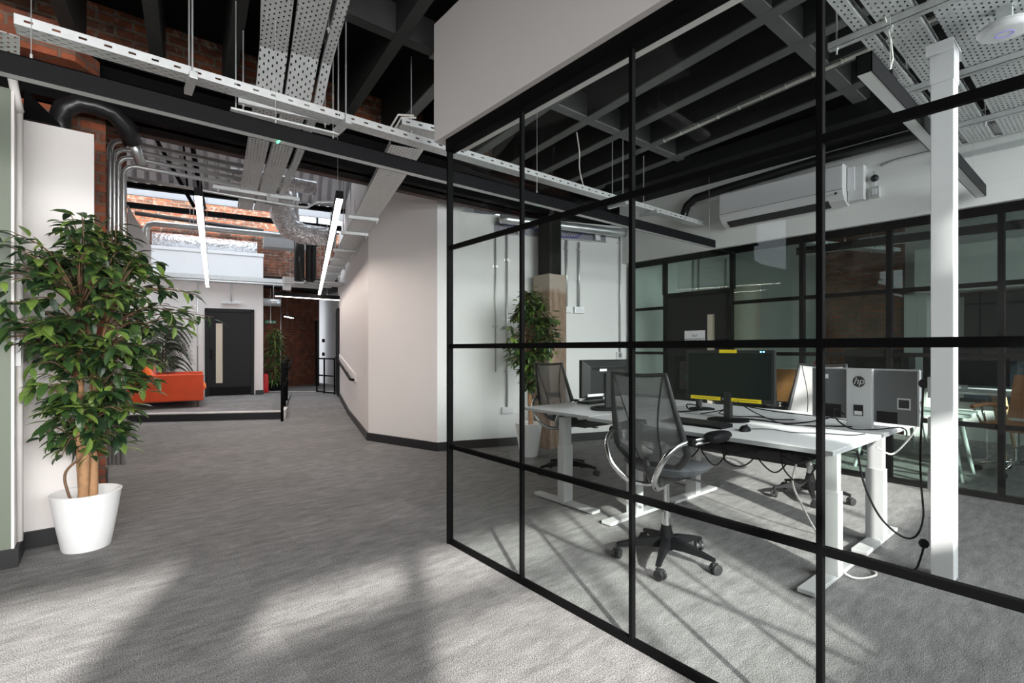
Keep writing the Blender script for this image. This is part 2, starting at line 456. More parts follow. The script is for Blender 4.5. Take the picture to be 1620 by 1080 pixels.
def arc(c, r, a0, a1, n, plane='xz', w=0.0):
    out = []
    for i in range(n + 1):
        a = R(a0 + (a1 - a0) * i / n); u, v = c[0] + r * math.cos(a), c[1] + r * math.sin(a)
        out.append((u, w, v) if plane == 'xz' else (w, u, v) if plane == 'yz' else (u, v, w))
    return out

rng = random.Random(7)

# ------------------------------------------------------------------ the setting
CORR = Vector((.296, .955, 0)); CORN = Vector((.955, -.296, 0))      # along / across the corridor
BACK = Vector((.98, -.195, 0)); BACN = Vector((.195, .98, 0))        # along / behind the corridor's end wall
JD = Vector((.115, .9934, 0))                                         # heading of the ceiling joists

struct(MB().box(-7.2, 12, -3.2, 19, -.12, 0), 'floor', 'carpet', 'grey streaky carpet tile floor running through the whole office', 'floor')

# platform, its riser and nosing, the ramp beside it
PL0, PL1 = (-.6, 11.70), (2.60, 9.92)
pe = [PL0, PL1, (3.40, 12.5), (5.2, 12.0), (5.2, 19), (-.6, 19)]
struct(MB().prism([PL0, PL1, (3.40, 12.5), (3.95, 14.2), (6.5, 13.2), (6.5, 18.9), (-.6, 18.9)], 0, .15), 'floor_platform', 'carpet', 'raised carpeted platform in front of the black end door', 'floor')
struct(MB().prism([(2.62, 10.0), (4.1, 9.55), (5.6, 13.5), (3.95, 14.2)], 0, [.001, .001, .152, .152]), 'floor_ramp', 'carpet', 'carpeted ramp rising along the white corridor wall', 'floor')
pd = (Vector((*PL1, 0)) - Vector((*PL0, 0))).normalized(); pn = Vector((pd.y, -pd.x, 0))
m = MB(); a = Vector((*PL0, .06)) + pn * .008; b = Vector((*PL1, .06)) + pn * .008; m.bar(a, b, .016, .12)
struct(m, 'trim_1', 'skirting_black', 'black riser board under the platform edge', 'trim')
m = MB(); a = Vector((*PL0, .146)) + pn * .0; b = Vector((*PL1, .146)); m.bar(a, b, .07, .022)
struct(m, 'trim_2', 'white_paint', 'white nosing strip along the platform edge', 'trim')
m = MB(); m.bar((2.62, 9.93, .07), (2.78, 10.42, .07), .02, .16); m.bar((2.62, 9.93, .155), (2.78, 10.42, .155), .05, .02)
struct(m, 'trim_3', 'white_paint', 'white edge board where the platform meets the ramp', 'trim')
m = MB(); m.bar((3.42, 14.72, .155), (4.86, 13.5, .155), .04, .012)
struct(m, 'trim_4', 'white_paint', 'pale floor strip across the far end of the ramp', 'trim')

# left side: green wall end, white jamb, white panel, brick piers
struct(MB().box(-7, -.425, 4.2, 4.53, 0, 2.85), 'wall_left', 'green_paint', 'pale green painted wall at the left edge', 'wall')
struct(MB().box(-.425, -.412, 4.197, 4.53, 0, 2.86), 'trim_5', 'white_paint', 'white painted end of the pale green wall', 'trim')
struct(MB().box(-.425, -.05, 4.53, 4.72, 0, 2.79), 'wall_alcove', 'white_paint', 'white plastered panel behind the big potted ficus', 'wall')
struct(MB().box(-7, -.425, 4.53, 4.72, 0, 2.6), 'wall_left_core', 'white_paint', 'white wall core behind the green wall', 'wall')
struct(MB().box(-7, .015, 4.98, 6.2, 0, 3.1), 'wall_pier', 'brick_red', 'bare red brick pier behind the white panel', 'wall')
struct(MB().box(-7, .27, 9.35, 10.1, 0, 4.6), 'wall_pier_far', 'brick_old', 'weathered brick pier at the left of the platform', 'wall')
struct(MB().box(-7, -.6, 6.2, 9.35, 0, 4.6), 'wall_recess', 'white_paint', 'white wall between the two brick piers', 'wall')
struct(MB().box(-7, -.55, 10.1, 15.2, 0, 5.6), 'wall_lounge', 'white_paint', 'white wall behind the orange sofa', 'wall')
m = MB(); m.box(-7, -.412, 4.18, 4.2, 0, .11); m.box(-.412, -.392, 4.18, 4.51, 0, .11); m.box(-.412, -.05, 4.51, 4.53, 0, .11); m.box(-.05, -.03, 4.51, 4.72, 0, .11)
struct(m, 'baseboard_left', 'skirting_black', 'black skirting round the left wall end', 'skirting')
struct(MB().box(.0, .035, 6.1, 6.32, 0, .14), 'baseboard_pier', 'skirting_black', 'black skirting stub at the foot of the brick pier', 'skirting')
struct(MB().box(.1, .29, 9.29, 9.35, 0, .14), 'baseboard_pier_far', 'skirting_black', 'black skirting stub at the foot of the far pier', 'skirting')

# corridor right wall: angled face, corridor face, office back wall
A = Vector((2.93, 6.83, 0)); B = Vector((3.30, 5.55, 0)); CW = Vector((.279, .96, 0))
E1 = A + CW * 5.75
struct(MB().prism([A[:2], E1[:2], (E1.x + .6, E1.y - .2), (A.x + .6, A.y - .15)], 0, 4.4), 'wall_corridor', 'white_paint', 'long white wall on the right of the corridor', 'wall')
struct(MB().prism([B[:2], A[:2], (3.53, 6.68), (3.9, 5.6)], 0, 3.9), 'wall_corner', 'white_paint', 'white angled wall at the corridor mouth', 'wall')
struct(MB().prism([B[:2], (3.62, 5.475), (3.9, 5.6)], 0, 3.9), 'wall_corner_end', 'office_paint', 'narrow white end of the angled wall', 'wall')
wd = (Vector((5.97, 4.63, 0)) - Vector((3.6, 5.48, 0))).normalized(); wn = Vector((-wd.y, wd.x, 0))
def wallp(s, off=0.0, z=0.0):          # point on the office back wall, s metres from its left end, off metres into the room
    return Vector((3.6, 5.48, z)) + wd * s - wn * off
m = MB(); q = [wallp(-.02), wallp(3.4), wallp(3.4, -.2), wallp(-.02, -.2)]; m.prism([p[:2] for p in q], 0, 3.09)
struct(m, 'wall_office_back', 'office_paint', 'white rear wall of the glazed office with steel conduits', 'wall')
def skirt(name, pts, label):
    m = MB()
    for p, q in zip(pts, pts[1:]):
        p, q = Vector((p[0], p[1], 0)), Vector((q[0], q[1], 0)); d = (q - p).normalized(); n = Vector((d.y, -d.x, 0)) * .011
        m.bar(p + n + Vector((0, 0, .055)) - d * .0, q + n + Vector((0, 0, .055)) + d * .012, .022, .11)
    struct(m, name, 'skirting_black', label, 'skirting')
skirt('baseboard_corner', [(2.93, 6.83), (3.30, 5.55), (3.62, 5.475)], 'black skirting along the angled white wall')
m = MB()
for p, q, zp, zq in ((A, A + CW * 3.0, .055, .055), (A + CW * 3.0, E1, .055, .205)):
    n = Vector((-CW.y, CW.x, 0)) * .011; m.bar(p + n + Vector((0, 0, zp)), q + n + Vector((0, 0, zq)), .022, .11)
struct(m, 'baseboard_corridor', 'skirting_black', 'black skirting rising with the ramp on the corridor wall', 'skirting')
m = MB(); m.bar(wallp(0, .011, .055), wallp(2.42, .011, .055), .022, .11)
struct(m, 'baseboard_office', 'skirting_black', 'black skirting along the rear office wall', 'skirting')

# far end of the corridor
P0 = Vector((2.43, 14.0, 0))
def backp(s, off=0.0, z=0.0): return P0 + BACK * s - BACN * off + Vector((0, 0, z))
m = MB(); q = [backp(-3.2), backp(.735), backp(.735, -.25), backp(-3.2, -.25)]; m.prism([p[:2] for p in q], .15, 3.10)
struct(m, 'wall_end', 'white_paint', 'white wall with the black door at the corridor end', 'wall')
m = MB(); m.prism([p[:2] for p in q], 3.10, 3.64); m.prism([p[:2] for p in (backp(-3.2, .02), backp(.75, .02), backp(.75, -.27), backp(-3.2, -.27))], 3.64, 3.72)
struct(m, 'wall_mezzanine', 'fascia_white', 'white mezzanine parapet above the end wall', 'wall')
m = MB(); q = [backp(.735, -.25), backp(.735, -1.4), backp(.55, -1.4), backp(.55, -.25)]; m.prism([p[:2] for p in q], .15, 3.1)
struct(m, 'wall_end_return', 'white_paint', 'return of the white end wall beside the far passage', 'wall')
m = MB(); m.bar(backp(-3.2, .011, .205), backp(-.56, .011, .205), .022, .11); m.bar(backp(.56, .011, .205), backp(.746, .011, .205), .022, .11)
struct(m, 'baseboard_end', 'skirting_black', 'black skirting along the corridor end wall', 'skirting')
m = MB(); m.prism([(-1, 17.6), (3.55, 16.0), (5.5, 16.75), (5.5, 17.1), (3.55, 16.35), (-1, 17.95)], .15, 3.6)
struct(m, 'wall_far', 'brick_far', 'dark red brick wall at the far end of the passage', 'wall')
def up(x0, x1, z0, z1):
    y = lambda x: 15.45 - .1988 * (x + 1.5)
    return [(x0, y(x0)), (x1, y(x1)), (x1 + .05, y(x1) + .24), (x0 + .05, y(x0) + .24)], z0, z1
m = MB(); m.prism(*up(-1.5, 4.15, 3.16, 6.0)); m.prism(*up(4.15, 5.6, 3.16, 4.55)); m.prism(*up(5.6, 6.5, 3.16, 6.0))
struct(m, 'wall_upper', 'brick_old', 'old brick wall above the mezzanine', 'wall')
m = MB(); q = [Vector((4.15, 14.36, 0)), Vector((5.6, 14.07, 0))]
for t in (0, .33, .66, 1): p = q[0].lerp(q[1], t); m.bar(p + Vector((0, 0, 4.55)), p + Vector((0, 0, 6.0)), .05, .05)
for z in (4.57, 5.1, 5.6): m.bar(q[0] + Vector((0, 0, z)), q[1] + Vector((0, 0, z)), .05, .05)
struct(m, 'window_6', 'black_steel', 'high framed rooflight window above the ramp', 'window')

# ceilings, beams, joists
struct(MB().box(-7.2, 6.3, -3.2, 5.2, 3.95, 4.1), 'ceiling', 'black_paint', 'black painted ceiling above the office', 'ceiling')
struct(MB().box(6.0, 12, -3.2, 8, 3.3, 3.45), 'ceiling_file_room', 'black_paint', 'black ceiling over the far glazed room', 'ceiling')
for i in range(-14, 9):
    x0 = 1.59 + i * .493
    a = Vector((x0 - JD.x / JD.y * 5.9, -3.0, 3.725)); b = Vector((x0 + JD.x / JD.y * 2.15, 5.05, 3.725))
    if b.x > 5.9 and a.x > 5.9: continue
    m = MB(); m.bar(a, b, .085, .45)
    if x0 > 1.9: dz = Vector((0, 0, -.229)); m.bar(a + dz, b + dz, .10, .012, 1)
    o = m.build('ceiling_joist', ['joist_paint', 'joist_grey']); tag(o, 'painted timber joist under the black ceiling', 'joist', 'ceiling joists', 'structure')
for y, lab in ((-1.6, 'nearest the windows'), (-.05, 'over the camera side'), (1.49, 'over the middle of the office'), (3.27, 'nearest the steel beam')):
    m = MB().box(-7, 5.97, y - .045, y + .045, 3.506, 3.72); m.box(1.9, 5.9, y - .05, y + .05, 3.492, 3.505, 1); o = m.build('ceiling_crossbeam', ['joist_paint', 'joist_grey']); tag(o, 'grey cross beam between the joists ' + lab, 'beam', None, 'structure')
m = MB(); m.box(-7, 5.95, 4.93, 5.0, 3.09, 3.5); m.box(-7, 5.95, 4.84, 5.12, 3.46, 3.5); m.box(-7, 5.95, 4.84, 5.12, 3.09, 3.125)
struct(m, 'steel_beam', 'black_steel', 'long black steel beam carrying the brick band', 'beam')
m = MB(); m.box(-7, 5.95, 4.99, 5.2, 3.5, 3.95); m.box(-7, -.85, 4.88, 5.0, 3.5, 3.95)
struct(m, 'wall_band', 'brick_old', 'crumbling brick band above the black steel beam', 'wall')
m = MB(); m.prism([(-1.15, 4.62), (-.15, 4.62), (-.02, 4.8), (-.02, 4.93), (-1.15, 4.93)], 3.30, 3.42); m.prism([(-1.15, 4.66), (-.2, 4.66), (-.1, 4.8), (-.1, 4.93), (-1.15, 4.93)], 3.42, 3.56)
struct(m, 'wall_corbel', 'brick_red', 'red brick corbel resting on the steel beam', 'wall')
m = MB(); m.bar((.0, 5.3, 3.16), (5.0, 5.3, 3.16), .1, .08)
struct(m, 'rusty_lintel', 'rusty_steel', 'rust brown lintel behind the steel beam', 'beam')
# white bulkheads
struct(MB().box(1.73, 1.985, -3.0, 2.95, 2.695, 3.49), 'wall_bulkhead', 'white_paint', 'white bulkhead over the near glass partition', 'wall')
m = MB(); m.box(5.88, 6.1, -3.0, 4.7, 2.545, 3.42)
struct(m, 'wall_bulkhead_rear', 'office_paint', 'white bulkhead over the rear glass partition', 'wall')
m = MB(); m.box(5.2, 5.86, -3.0, 4.4, 3.36, 3.5)
struct(m, 'ceiling_downstand', 'black_paint', 'black downstand above the air conditioner', 'beam')
# corridor roof: a steep slope of corrugated cladding falling away from the room, with its purlins and the fascia beyond
def rf(u, v, z): p = Vector((1.26, 11.22, 0)) + BACK * u - BACN * v; return Vector((p.x, p.y, z))
m = MB(); vs, fs = [], []; us = []
for i in range(27):
    for du, h in ((0, 0), (.105, 0), (.122, .085), (.168, .085)): us.append((-1.9 + .185 * i + du, h))
n = len(us) - 1
for u, h in us:
    for v, z in ((-.02, 4.33), (.50, 5.10)): vs.append(tuple(rf(u, v - h, z + h * .4)))
for i in range(n): fs.append((2 * i, 2 * i + 2, 2 * i + 3, 2 * i + 1))
m.add(vs, fs)
struct(m, 'ceiling_roof', 'corrugated', 'light grey corrugated metal cladding sloping down over the corridor', 'roof')
m = MB(); m.bar(rf(-1.9, .52, 5.16), rf(3.1, .52, 5.16), .12, .12)
struct(m, 'roof_ridge', 'corrugated', 'pale capping along the top of the corrugated cladding', 'roof')
m = MB(); m.bar(rf(-1.9, -.03, 4.28), rf(3.1, -.03, 4.28), .1, .09); m.bar(rf(-1.9, -1.0, 4.14), rf(3.1, -1.0, 4.12), .1, .1)
struct(m, 'roof_purlin', 'black_steel', 'black purlins at the low edge of the corrugated cladding', 'beam')
m = MB(); m.bar(rf(-1.9, -.7, 4.40), rf(3.1, -.7, 4.36), .06, .24)
struct(m, 'trim_6', 'fascia_white', 'white fascia board beyond the corrugated cladding', 'trim')
m = MB(); m.bar(rf(.05, .75, 5.3), rf(.25, .1, 3.95), .05, .10); m.bar(rf(-.45, .6, 5.0), rf(.1, .2, 3.95), .04, .05); m.bar(rf(-.05, .65, 5.2), rf(-.0, .2, 4.2), .03, .03)
struct(m, 'roof_brace', 'black_steel', 'black roof rafter and slanting brace before the cladding', 'beam')
struct(MB().prism([(3.1, 6.9), (7, 6), (7, 13), (4.75, 13)], 4.4, 4.5), 'ceiling_corridor', 'black_paint', 'dark roof over the right of the corridor', 'ceiling')
struct(MB().prism([(1.2, 14.6), (6.6, 13.4), (6.6, 18), (1.2, 18)], 3.1, 3.2), 'ceiling_passage', 'black_paint', 'dark ceiling of the far passage', 'ceiling')

m = MB(); a, b, c, d = Vector((-7.2, 5.15, 4.1)), Vector((8, 5.15, 4.1)), rf(7, 1.15, 5.55), rf(-8.5, 1.15, 5.55)
k = Vector((0, 0, .12)); m.add([a, b, c, d, a + k, b + k, c + k, d + k], [(0, 1, 2, 3), (7, 6, 5, 4), (0, 4, 5, 1), (1, 5, 6, 2), (2, 6, 7, 3), (3, 7, 4, 0)])
struct(m, 'ceiling_sun_blocker', 'white_paint', 'sloping roof added out of view to block sun and bounce light', 'roof')  # unseen roof added to keep sun off the corridor; white to bounce light

m = MB()
for (x0, z0), (x1, z1) in (((.30, 3.58), (.60, 2.97)),):
    m.add([(x0, 9.95, 1.6), (x1, 9.95, 1.6), (x1, 9.95, z1), (x0, 9.95, z0), (x0, 10.03, 1.6), (x1, 10.03, 1.6), (x1, 10.03, z1), (x0, 10.03, z0)], [(0, 1, 2, 3), (7, 6, 5, 4), (0, 4, 5, 1), (1, 5, 6, 2), (2, 6, 7, 3), (3, 7, 4, 0)])
struct(m, 'wall_stair', 'fascia_white', 'white sloping side panel left of the mezzanine', 'wall')
struct(MB().prism([(5.75, 12.5), (5.95, 12.5), (5.95, 18.9), (5.75, 18.9)], 0, 4.4), 'wall_sky_blocker', 'white_paint', 'white wall added to block sky light beside the far passage', 'wall')  # added to stop sky light from overlighting the passage end

m = MB(); m.bar(rf(-8.5, 1.17, 6.0), rf(7, 1.17, 6.0), .08, .9)
struct(m, 'roof_sun_blocker', 'white_paint', 'upstand added out of view to keep sun off the upper duct', 'roof')  # added above the roof, out of view, to keep sun off the foil duct

# window wall behind the camera and the other outer walls
YW = -2.5
m = MB()
WIN = [(-4.6, -2.55, 1.0, 3.125), (-2.0, -1.1, 2.42, 2.74), (-1.1, 1.1, 1.6, 2.74), (1.35, 5.4, 1.75, 3.7), (6.6, 9.4, 2.2, 2.9)]  # last opening is added for the far room's light, high to keep sun out
xs = sorted({-7.2, 12} | {w[0] for w in WIN} | {w[1] for w in WIN})
for x0, x1 in zip(xs, xs[1:]):
    hit = [w for w in WIN if w[0] <= x0 and w[1] >= x1]
    if hit:
        m.box(x0, x1, YW - .25, YW, 0, hit[0][2]); m.box(x0, x1, YW - .25, YW, hit[0][3], 4.1)
    else: m.box(x0, x1, YW - .25, YW, 0, 4.1)
struct(m, 'wall_front', 'white_paint', 'white window wall behind the camera', 'wall')
for k, w in enumerate(WIN):
    m = MB(); y = YW - .16; t = .05
    m.box(w[0], w[1], y, y + .06, w[2], w[2] + t); m.box(w[0], w[1], y, y + .06, w[3] - t, w[3])
    n = max(1, round((w[1] - w[0]) / 1.35))
    for i in range(n + 1):
        x = w[0] + (w[1] - w[0]) * i / n; x = min(max(x, w[0] + t / 2), w[1] - t / 2); m.box(x - t / 2, x + t / 2, y, y + .06, w[2], w[3])
    if w[3] - w[2] > 1: zt = 3.05 if k == 3 else w[2] + (w[3] - w[2]) * .66; m.box(w[0], w[1], y, y + .06, zt - .035, zt + .035)
    r = struct(m, 'window_%d' % (k + 1), 'black_steel', 'black framed window behind the camera', 'window')
m = MB()
m.box(-7.2, -7, -2.5, 4.3, 0, 4.1)
struct(m, 'wall_side', 'white_paint', 'white outer wall at the far left', 'wall')
struct(MB().box(9.6, 9.8, -2.5, 7.0, 0, 3.4), 'wall_file_room', 'office_paint', 'end wall of the far glazed room', 'wall')
m = MB(); q = [wallp(3.4), wallp(7.0), wallp(7.0, -.2), wallp(3.4, -.2)]
m = MB(); m.prism([(6.8, 4.335), (9.7, 4.9), (9.7, 5.1), (6.8, 4.55)], 0, 3.4)
struct(m, 'wall_file_room_left', 'office_paint', 'white left wall of the far glazed room', 'wall')

# ------------------------------------------------------------------ doors
DR = rot(BACK)
d = thing('door_1', 'charcoal door with narrow glass slot in the corridor end wall', 'door', backp(0, 0, .15), DR, None, 'structure')
m = MB(); m.box(-.53, -.45, -.035, .03, 0, 2.14); m.box(.45, .53, -.035, .03, 0, 2.14); m.box(-.53, .53, -.035, .03, 2.06, 2.14); m.build('door_frame', 'door_black', d, bevel=.004)
m = MB(); m.box(-.45, -.30, -.02, .02, .01, 2.06); m.box(-.16, .45, -.02, .02, .01, 2.06); m.box(-.30, -.16, -.02, .02, .01, .32); m.box(-.30, -.16, -.02, .02, 1.78, 2.06); m.build('door_leaf', 'door_black', d)
m = MB(); m.box(-.30, -.16, -.012, -.004, .32, 1.78); m.build('vision_panel', 'cream', d)
m = MB(); m.box(-.45, .45, -.026, -.02, .01, .22); m.build('kick_plate', 'black_plastic', d)
m = MB(); m.box(-.42, -.37, -.035, -.02, .9, 1.15); m.cyl((-.395, -.05, 1.02), (-.30, -.05, 1.02), .009); m.cyl((-.395, -.05, 1.02), (-.395, -.03, 1.02), .009); m.build('door_handle', 'black_plastic', d)
m = thing('door_2', 'black door with FILE MANAGEMENT notice in the rear glass partition', 'door', (5.965, 3.515, 0), -math.pi / 2, None, 'structure')
f = m
q = MB(); q.box(-.475, -.415, -.045, .045, 0, 2.05); q.box(.415, .475, -.045, .045, 0, 2.05); q.box(-.475, .475, -.045, .045, 1.99, 2.05); q.build('door_frame', 'black_steel', f)
q = MB(); q.box(-.415, .15, -.024, .024, .01, 1.99); q.box(.26, .415, -.024, .024, .01, 1.99); q.box(.15, .26, -.024, .024, .01, .4); q.box(.15, .26, -.024, .024, 1.74, 1.99); q.build('door_leaf', 'door_black', f)
q = MB(); q.box(.15, .26, -.004, .004, .4, 1.74); q.build('vision_panel', 'cream', f)
q = MB(); q.box(.30, .34, -.034, -.024, .95, 1.25); q.cyl((.32, -.06, 1.05), (.22, -.06, 1.05), .009); q.cyl((.32, -.06, 1.05), (.32, -.03, 1.05), .009); q.build('door_handle', 'dark_grille', f)
q = thing('paper_notice', 'white paper notice reading FILE MANAGEMENT on the black door', 'notice', (5.94, 3.53, 1.445), -math.pi / 2)
MB().box(-.145, .145, -.0015, 0, -.095, .095).build('sheet', 'paper', q)
for k, (t, z) in enumerate((('FILE', .028), ('MANAGEMENT', -.022))):
    tm = text_mb(t, .042); tm.v = [(x, -.003 - zz * .2, y + z) for x, y, zz in tm.v]; tm.build('lettering', 'ink', q)
d = thing('door_3', 'black door frame at the far end of the corridor wall', 'door', A + CW * 5.55 + Vector((0, 0, .15)), rot(CW), None, 'structure')
m = MB(); m.box(-.06, .02, -.02, .06, 0, 2.15); m.box(.52, .6, -.02, .05, 0, 2.15); m.box(-.06, .6, -.02, .05, 2.07, 2.15); m.build('door_frame', 'door_black', d)
m = MB(); m.box(.02, .52, -.01, .02, 0, 2.07); m.build('door_leaf', 'door_black', d)
d = thing('door_4', 'dark doorway in the cream passage wall', 'door', (5.28, 16.2, .15), rot((-.235, -1)), None, 'structure')
m = MB(); m.box(-.4, .4, -.06, .0, 0, 2.05); m.build('door_leaf', 'door_black', d)

# ------------------------------------------------------------------ glass partitions
def partition(name, label, x, ys, zs, head, post_w, rail_h, rail_d, gm, skip=lambda i, j: False, end_post=True):
    r = thing(name, label, 'glass partition', (x, 0, 0))
    y0, y1 = ys[-1], ys[0]
    MB().box(-.034, .034, y0, y1, head[0], head[1]).build('head_rail', 'black_steel', r, bevel=.002)
    MB().box(-rail_d / 2, rail_d / 2, y0, y1, 0, rail_h * 1.15).build('sill_rail', 'black_steel', r, bevel=.002)
    for i, y in enumerate(ys): MB().box(-rail_d * (.8 if i == 0 else .46), rail_d * (.8 if i == 0 else .46), y - post_w / 2, y + post_w / 2, 0, head[1]).build('mullion', 'black_steel', r, bevel=.003)
    for z in zs:
        MB().box(-rail_d * .45, rail_d * .45, y0, y1, z - rail_h / 2, z + rail_h / 2).build('transom', 'black_steel', r, bevel=.002)
    lv = [rail_h * .5] + list(zs) + [head[0] + .01]
    for i, (ya, yb) in enumerate(zip(ys, ys[1:])):
        for j, (za, zb) in enumerate(zip(lv, lv[1:])):
            if skip(i, j): continue
            MB().box(-.004, .004, yb + post_w * .2, ya - post_w * .2, za, zb).build('glass_pane', gm, r)
    return r
partition('glass_partition', 'black steel framed glass partition in front of the desks', 1.80,
          [2.862 - .746 * k for k in range(8)], [.651, 1.319, 1.976], (2.615, 2.70), .021, .029, .026, 'glass')
r = thing('rear_glass_partition', 'black framed glass partition behind the desks with the black door', 'glass partition', (5.97, 0, 0))
ys = [4.56, 3.99, 3.04, 2.25, 1.46, .67, -.12, -.91, -1.7, -2.48]
MB().box(-.03, .03, -2.48, 4.56, 2.47, 2.545).build('head_rail', 'black_steel', r)
MB().box(-.03, .03, -2.48, 3.04, 0, .05).build('sill_rail', 'black_steel', r); MB().box(-.03, .03, 3.99, 4.56, 0, .05).build('sill_rail', 'black_steel', r)
for k, y in enumerate(ys): MB().box(-.034, .034, y - .022, y + .022, 2.04 if k in (1, 2) else 0, 2.5).build('mullion', 'black_steel', r)
for y0, y1 in ((-2.48, 3.04), (3.99, 4.56)):
    for z in (.63, 1.245, 1.865): MB().box(-.025, .025, y0, y1, z - .02, z + .02).build('transom', 'black_steel', r)
for k, (ya, yb) in enumerate(zip(ys, ys[1:])):
    for za, zb in ((.04, .63), (.63, 1.245), (1.245, 1.865), (1.865, 2.48)):
        if k == 1:
            if za > 1.8: za = 2.06
            else: continue
        MB().box(-.004, .004, yb + .01, ya - .01, za, zb).build('glass_pane', 'glass_green', r)

# ------------------------------------------------------------------ column
m = MB(); m.box(-.155, .155, -.16, .16, 0, 2.28); o = single(m, 'concrete_column', 'concrete', 'bare concrete column behind the potted ficus in the office', 'column', (4.62, 4.86, 0), 0, None, 'structure', bevel=.012)
m = MB(); m.box(-.105, .105, -.11, .11, 2.28, 3.09); m.box(-.11, -.1, -.11, .11, 2.28, 3.09)
single(m, 'steel_casing', 'black_steel', 'black steel casing on top of the concrete column', 'column', (4.62, 4.86, 0), 0, None, 'structure', bevel=.004)

# ------------------------------------------------------------------ suspended linear lights
def linear_light(name, label, a, b, w, h, dm, wires, group=None, glow=None):
    a, b = Vector(a), Vector(b); ln = (b - a).length
    r = thing(name, label, 'light', a, rot(b - a), group)
    m = MB(); t = .004
    m.box(0, ln, -w / 2, -w / 2 + t, 0, h); m.box(0, ln, w / 2 - t, w / 2, 0, h); m.box(0, ln, -w / 2, w / 2, h - t, h); m.box(0, t, -w / 2, w / 2, 0, h); m.box(ln - t, ln, -w / 2, w / 2, 0, h)
    m.build('housing', 'black_plastic', r)
    MB().box(t, ln - t, -w / 2 + t, w / 2 - t, -.012 if dm == 'diffuser_far' else .001, .012).build('diffuser', dm, r)
    for s, top in wires:
        m = MB(); m.tube([(s, 0, h), (s, 0, top - a.z)], .0018, 5); m.tube([(s, 0, h), (s, 0, h + .03)], .006, 6); m.build('suspension_wire', 'conduit_steel', r)
    return r
BL = linear_light('linear_light', 'very long black linear light crossing the room, switched off', (-2.6, 3.1, 2.50), (5.62, 3.1, 2.50), .062, .09, 'diffuser_off', [(2.35, 3.7), (3.37, 3.7), (5.4, 3.7), (8.13, 3.6)])
o = MB().box(2.55, 2.56, -.02, .02, -.003, .003); o.v = [(x + .83, y, z) for x, y, z in o.v]; o.build('indicator', 'led_green', BL)
OL = linear_light('linear_light', 'black linear light hanging beside the white power pole', (2.78, .78, 2.60), (5.82, .78, 2.60), .066, .095, 'diffuser_off', [(.42, 3.5), (2.7, 3.4)])
m = MB(); m.tube([(.40, 0, .10), (.42, 0, .17), (.55, .02, .28), (.56, .03, .38), (.48, .04, .5)], .005, 6); m.build('flex', 'cable_white', OL)
m = MB(); m.box(.36, .45, -.025, .025, .095, .14); m.build('gear_box', 'dark_plastic', OL)
linear_light('linear_light', 'lit white linear light on the left of the corridor', (.625, 4.98, 2.60), (1.70, 12.2, 2.60), .062, .07, 'diffuser_lit', [(.6, 3.5), (6.2, 4.2)])
linear_light('linear_light', 'lit white linear light beside the corridor cable tray', (1.585, 4.30, 2.60), (4.16, 12.7, 2.60), .062, .07, 'diffuser_lit', [(.3, 3.5), (7.2, 4.3)])
linear_light('linear_light', 'thin lit linear light across the far end of the ramp', (2.80, 11.3, 2.42), (4.18, 11.35, 2.42), .05, .09, 'diffuser_far', [(.3, 3.6), (1.1, 3.6)])
linear_light('linear_light', 'short lit light in the far brick passage', (3.95, 14.9, 2.22), (4.35, 15.6, 2.22), .07, .05, 'diffuser_far', [(.2, 3.1)])
linear_light('linear_light', 'black linear light hanging inside the far glazed room', (6.6, 2.55, 2.45), (6.9, .1, 2.45), .06, .09, 'diffuser_off', [(.5, 3.3), (2.0, 3.3)])

# ------------------------------------------------------------------ perforated cable trays
def tray(name, label, path, w, fh=.045, group=None, rods=(), cat='cable tray'):
    """path: points of the tray's centre line (bottom); local x runs along it"""
    P = [Vector(p) for p in path]; d = P[-1] - P[0]; hd = rot(d)
    r = thing(name, label, cat, P[0], hd, group)
    Q = [Matrix.Rotation(-hd, 3, 'Z') @ (p - P[0]) for p in P]
    m = MB(); t = .003
    for a, b in zip(Q, Q[1:]):
        v = [(a.x, a.y - w / 2, a.z), (a.x, a.y + w / 2, a.z), (b.x, b.y + w / 2, b.z), (b.x, b.y - w / 2, b.z)]
        up = [(x, y, z + t) for x, y, z in v]
        m.add(v + up, [(0, 3, 2, 1), (4, 5, 6, 7), (0, 1, 5, 4), (2, 3, 7, 6)], 0)
    m.build('base_plate', 'tray_base', r)
    for sgn in (-1, 1):
        m = MB()
        for a, b in zip(Q, Q[1:]):
            ya, yb = a.y + sgn * w / 2, b.y + sgn * w / 2; ti = -sgn * t
            v = [(a.x, ya, a.z), (b.x, yb, b.z), (b.x, yb, b.z + fh), (a.x, ya, a.z + fh)]; v2 = [(x, y + ti, z) for x, y, z in v]
            m.add(v + v2, [(0, 1, 2, 3), (7, 6, 5, 4), (3, 2, 6, 7)], 0)
        m.build('side_flange', 'tray_side', r)
    for (s, off, top) in rods:
        m = MB(); z = 0
        for a, b in zip(Q, Q[1:]):
            if a.x <= s <= b.x: z = a.z + (b.z - a.z) * (s - a.x) / max(1e-6, b.x - a.x)
        m.tube([(s, off, z - .03), (s, off, top - P[0].z)], .005, 6); m.tube([(s, off, z - .012), (s, off, z - .004)], .012, 6); m.build('threaded_rod', 'conduit_steel', r)
    return r

def strut(label, a, b, rods=(), group=None, drop=0):
    a, b = Vector(a), Vector(b); r = thing('support_channel', label, 'support channel', a, rot(b - a), group); ln = (b - a).length
    m = MB(); m.box(0, ln, -.0205, -.018, 0, .041); m.box(0, ln, .018, .0205, 0, .041); m.box(0, ln, -.0205, .0205, 0, .003); m.build('channel', 'galvanised', r)
    for s, top in rods:
        m = MB(); m.tube([(s, 0, -.035), (s, 0, top - a.z)], .005, 6); m.tube([(s, 0, -.012), (s, 0, -.002)], .011, 6); m.build('threaded_rod', 'conduit_steel', r)
    return r

